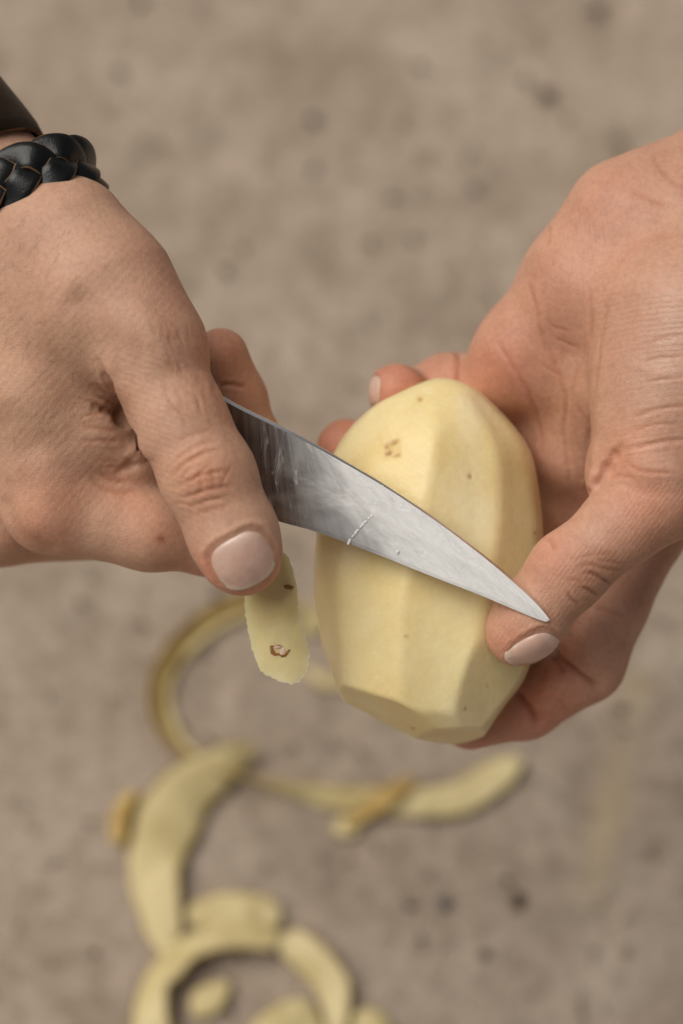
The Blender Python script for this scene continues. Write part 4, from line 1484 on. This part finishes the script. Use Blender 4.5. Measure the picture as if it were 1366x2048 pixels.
# ---------------------------------------------------------------- bracelets on the left wrist
def wrist_frame(i):
    """point, axis, in-plane right vector of the forearm"""
    a, b = a_fore[1][0], a_fore[2][0]
    ax = (a - b) / np.linalg.norm(a - b)          # towards the elbow
    side = np.cross(ax, ZF); side /= np.linalg.norm(side)
    if side[0] < 0: side = -side
    nor = np.cross(side, ax); nor = nor if nor[2] > 0 else -nor
    return b, ax, side, nor

def skin_ring(c, ax, side, nor, off, n):
    """closed loop at distance off outside the skin, in the plane through c square to ax"""
    out = []
    ang = np.linspace(0, 2 * math.pi, n, endpoint=False)
    d = np.outer(np.cos(ang), side) + np.outer(np.sin(ang), nor)
    r = np.full(n, 60.0)
    for _ in range(60):
        r -= np.clip(FA(c + d * r[:, None]) - off, -2, 3) * 0.7
    r = (np.roll(r, 1) + r * 2 + np.roll(r, -1)) / 4
    for _ in range(6):
        r = (np.roll(r, 1) + r + np.roll(r, -1)) / 3
    return c + d * r[:, None], d

def build_bracelet():
    c, ax, side, nor = wrist_frame(0)
    ax2 = np.array([-0.38, 0.91, -0.16]); ax2 /= np.linalg.norm(ax2)     # the band sits slightly askew
    side2 = side - ax2 * (side @ ax2); side2 /= np.linalg.norm(side2)
    nor2 = np.cross(side2, ax2); nor2 = nor2 if nor2[2] > 0 else -nor2
    cc = P(-50, 465, -17)
    n = 420
    loop, d = skin_ring(cc, ax2, side2, nor2, 2.3, n)
    seg = np.linalg.norm(np.roll(loop, -1, 0) - loop, axis=1)
    s = np.concatenate([[0], np.cumsum(seg)[:-1]]); tot = seg.sum()
    periods = round(tot / 26.0)
    root = empty('braided_bracelet', to_world(cc))
    set_props(root, 'black braided leather bracelet round the wrist of the knife hand', 'bracelet')
    for k in range(3):
        ph = s / tot * periods * 2 * math.pi + k * 2 * math.pi / 3
        lat = 3.9 * np.sin(ph)
        hgt = 1.35 * np.sin(2 * ph + 0.2)
        cen = loop + np.outer(lat, ax2) + d * hgt[:, None]
        T = np.roll(cen, -1, 0) - np.roll(cen, 1, 0); T /= np.linalg.norm(T, axis=1)[:, None]
        roll = 0.30 * np.cos(ph)
        Wd = np.cross(T, d); Wd /= np.linalg.norm(Wd, axis=1)[:, None]
        Nd = np.cross(Wd, T)
        sgn = np.sign((Nd * d).sum(1))[:, None]
        Nd = Nd * sgn
        W2 = Wd * np.cos(roll)[:, None] + Nd * np.sin(roll)[:, None]
        N2 = -Wd * np.sin(roll)[:, None] + Nd * np.cos(roll)[:, None]
        sec = [(-3.1, -0.75), (-3.2, 0.25), (-2.95, 0.56), (-1.6, 0.64), (0, 0.66), (1.6, 0.64), (2.95, 0.56), (3.2, 0.25), (3.1, -0.75), (0, -0.8)]
        m = len(sec)
        jj = 1 + 0.05 * fbm(np.stack([s * 0.6, s * 0 + k, s * 0], -1), 2, 3)
        V = np.stack([cen + W2 * (a * jj)[:, None] + N2 * b for a, b in sec], 1).reshape(-1, 3)
        F, mi = [], []
        for i in range(n):
            i2 = (i + 1) % n
            for q in range(m):
                q2 = (q + 1) % m
                F.append((i * m + q, i2 * m + q, i2 * m + q2, i * m + q2))
                mi.append(1 if q in (0, 1, 6, 7) else 0)
        child_obj('strand', to_world(V), F, [M['leather'], M['rawedge']], root, mat_idx=mi)

def build_cuff():
    c, ax, side, nor = wrist_frame(0)
    ax2 = np.array([-0.52, 0.83, -0.18]); ax2 /= np.linalg.norm(ax2)
    side2 = side - ax2 * (side @ ax2); side2 /= np.linalg.norm(side2)
    nor2 = np.cross(side2, ax2); nor2 = nor2 if nor2[2] > 0 else -nor2
    n, rows = 160, 12
    V, base = [], P(-110, 395, -20)
    outs, inns = [], []
    for r in range(rows):
        t = r / (rows - 1)
        cc = base + ax2 * (36 * t)
        off = 2.4 + 0.7 * math.sin(t * math.pi) + 1.0 * t
        lp, d = skin_ring(cc, ax2, side2, nor2, off, n)
        wob = 0.25 * noise3(lp * 0.12, 8)[:, None]
        edge_ = 0.0 if 0 < r < rows - 1 else -0.5
        outs.append(lp + d * (wob + edge_)); inns.append(lp - d * 1.6)
    V = np.vstack(outs + inns)
    F, mi = [], []
    K = rows * n
    for r in range(rows - 1):
        for j in range(n):
            j2 = (j + 1) % n
            F.append((r * n + j, r * n + j2, (r + 1) * n + j2, (r + 1) * n + j)); mi.append(0)
            F.append((K + r * n + j2, K + r * n + j, K + (r + 1) * n + j, K + (r + 1) * n + j2)); mi.append(0)
    for r in (0, rows - 1):
        for j in range(n):
            j2 = (j + 1) % n
            F.append((r * n + j2, r * n + j, K + r * n + j, K + r * n + j2)); mi.append(1)
    o = mesh_obj('leather_cuff', to_world(V), F, [M['cuff'], M['rawedge']], mat_idx=mi)
    set_props(o, 'dark brown leather cuff on the forearm behind the braided bracelet', 'cuff')

build_bracelet()
build_cuff()
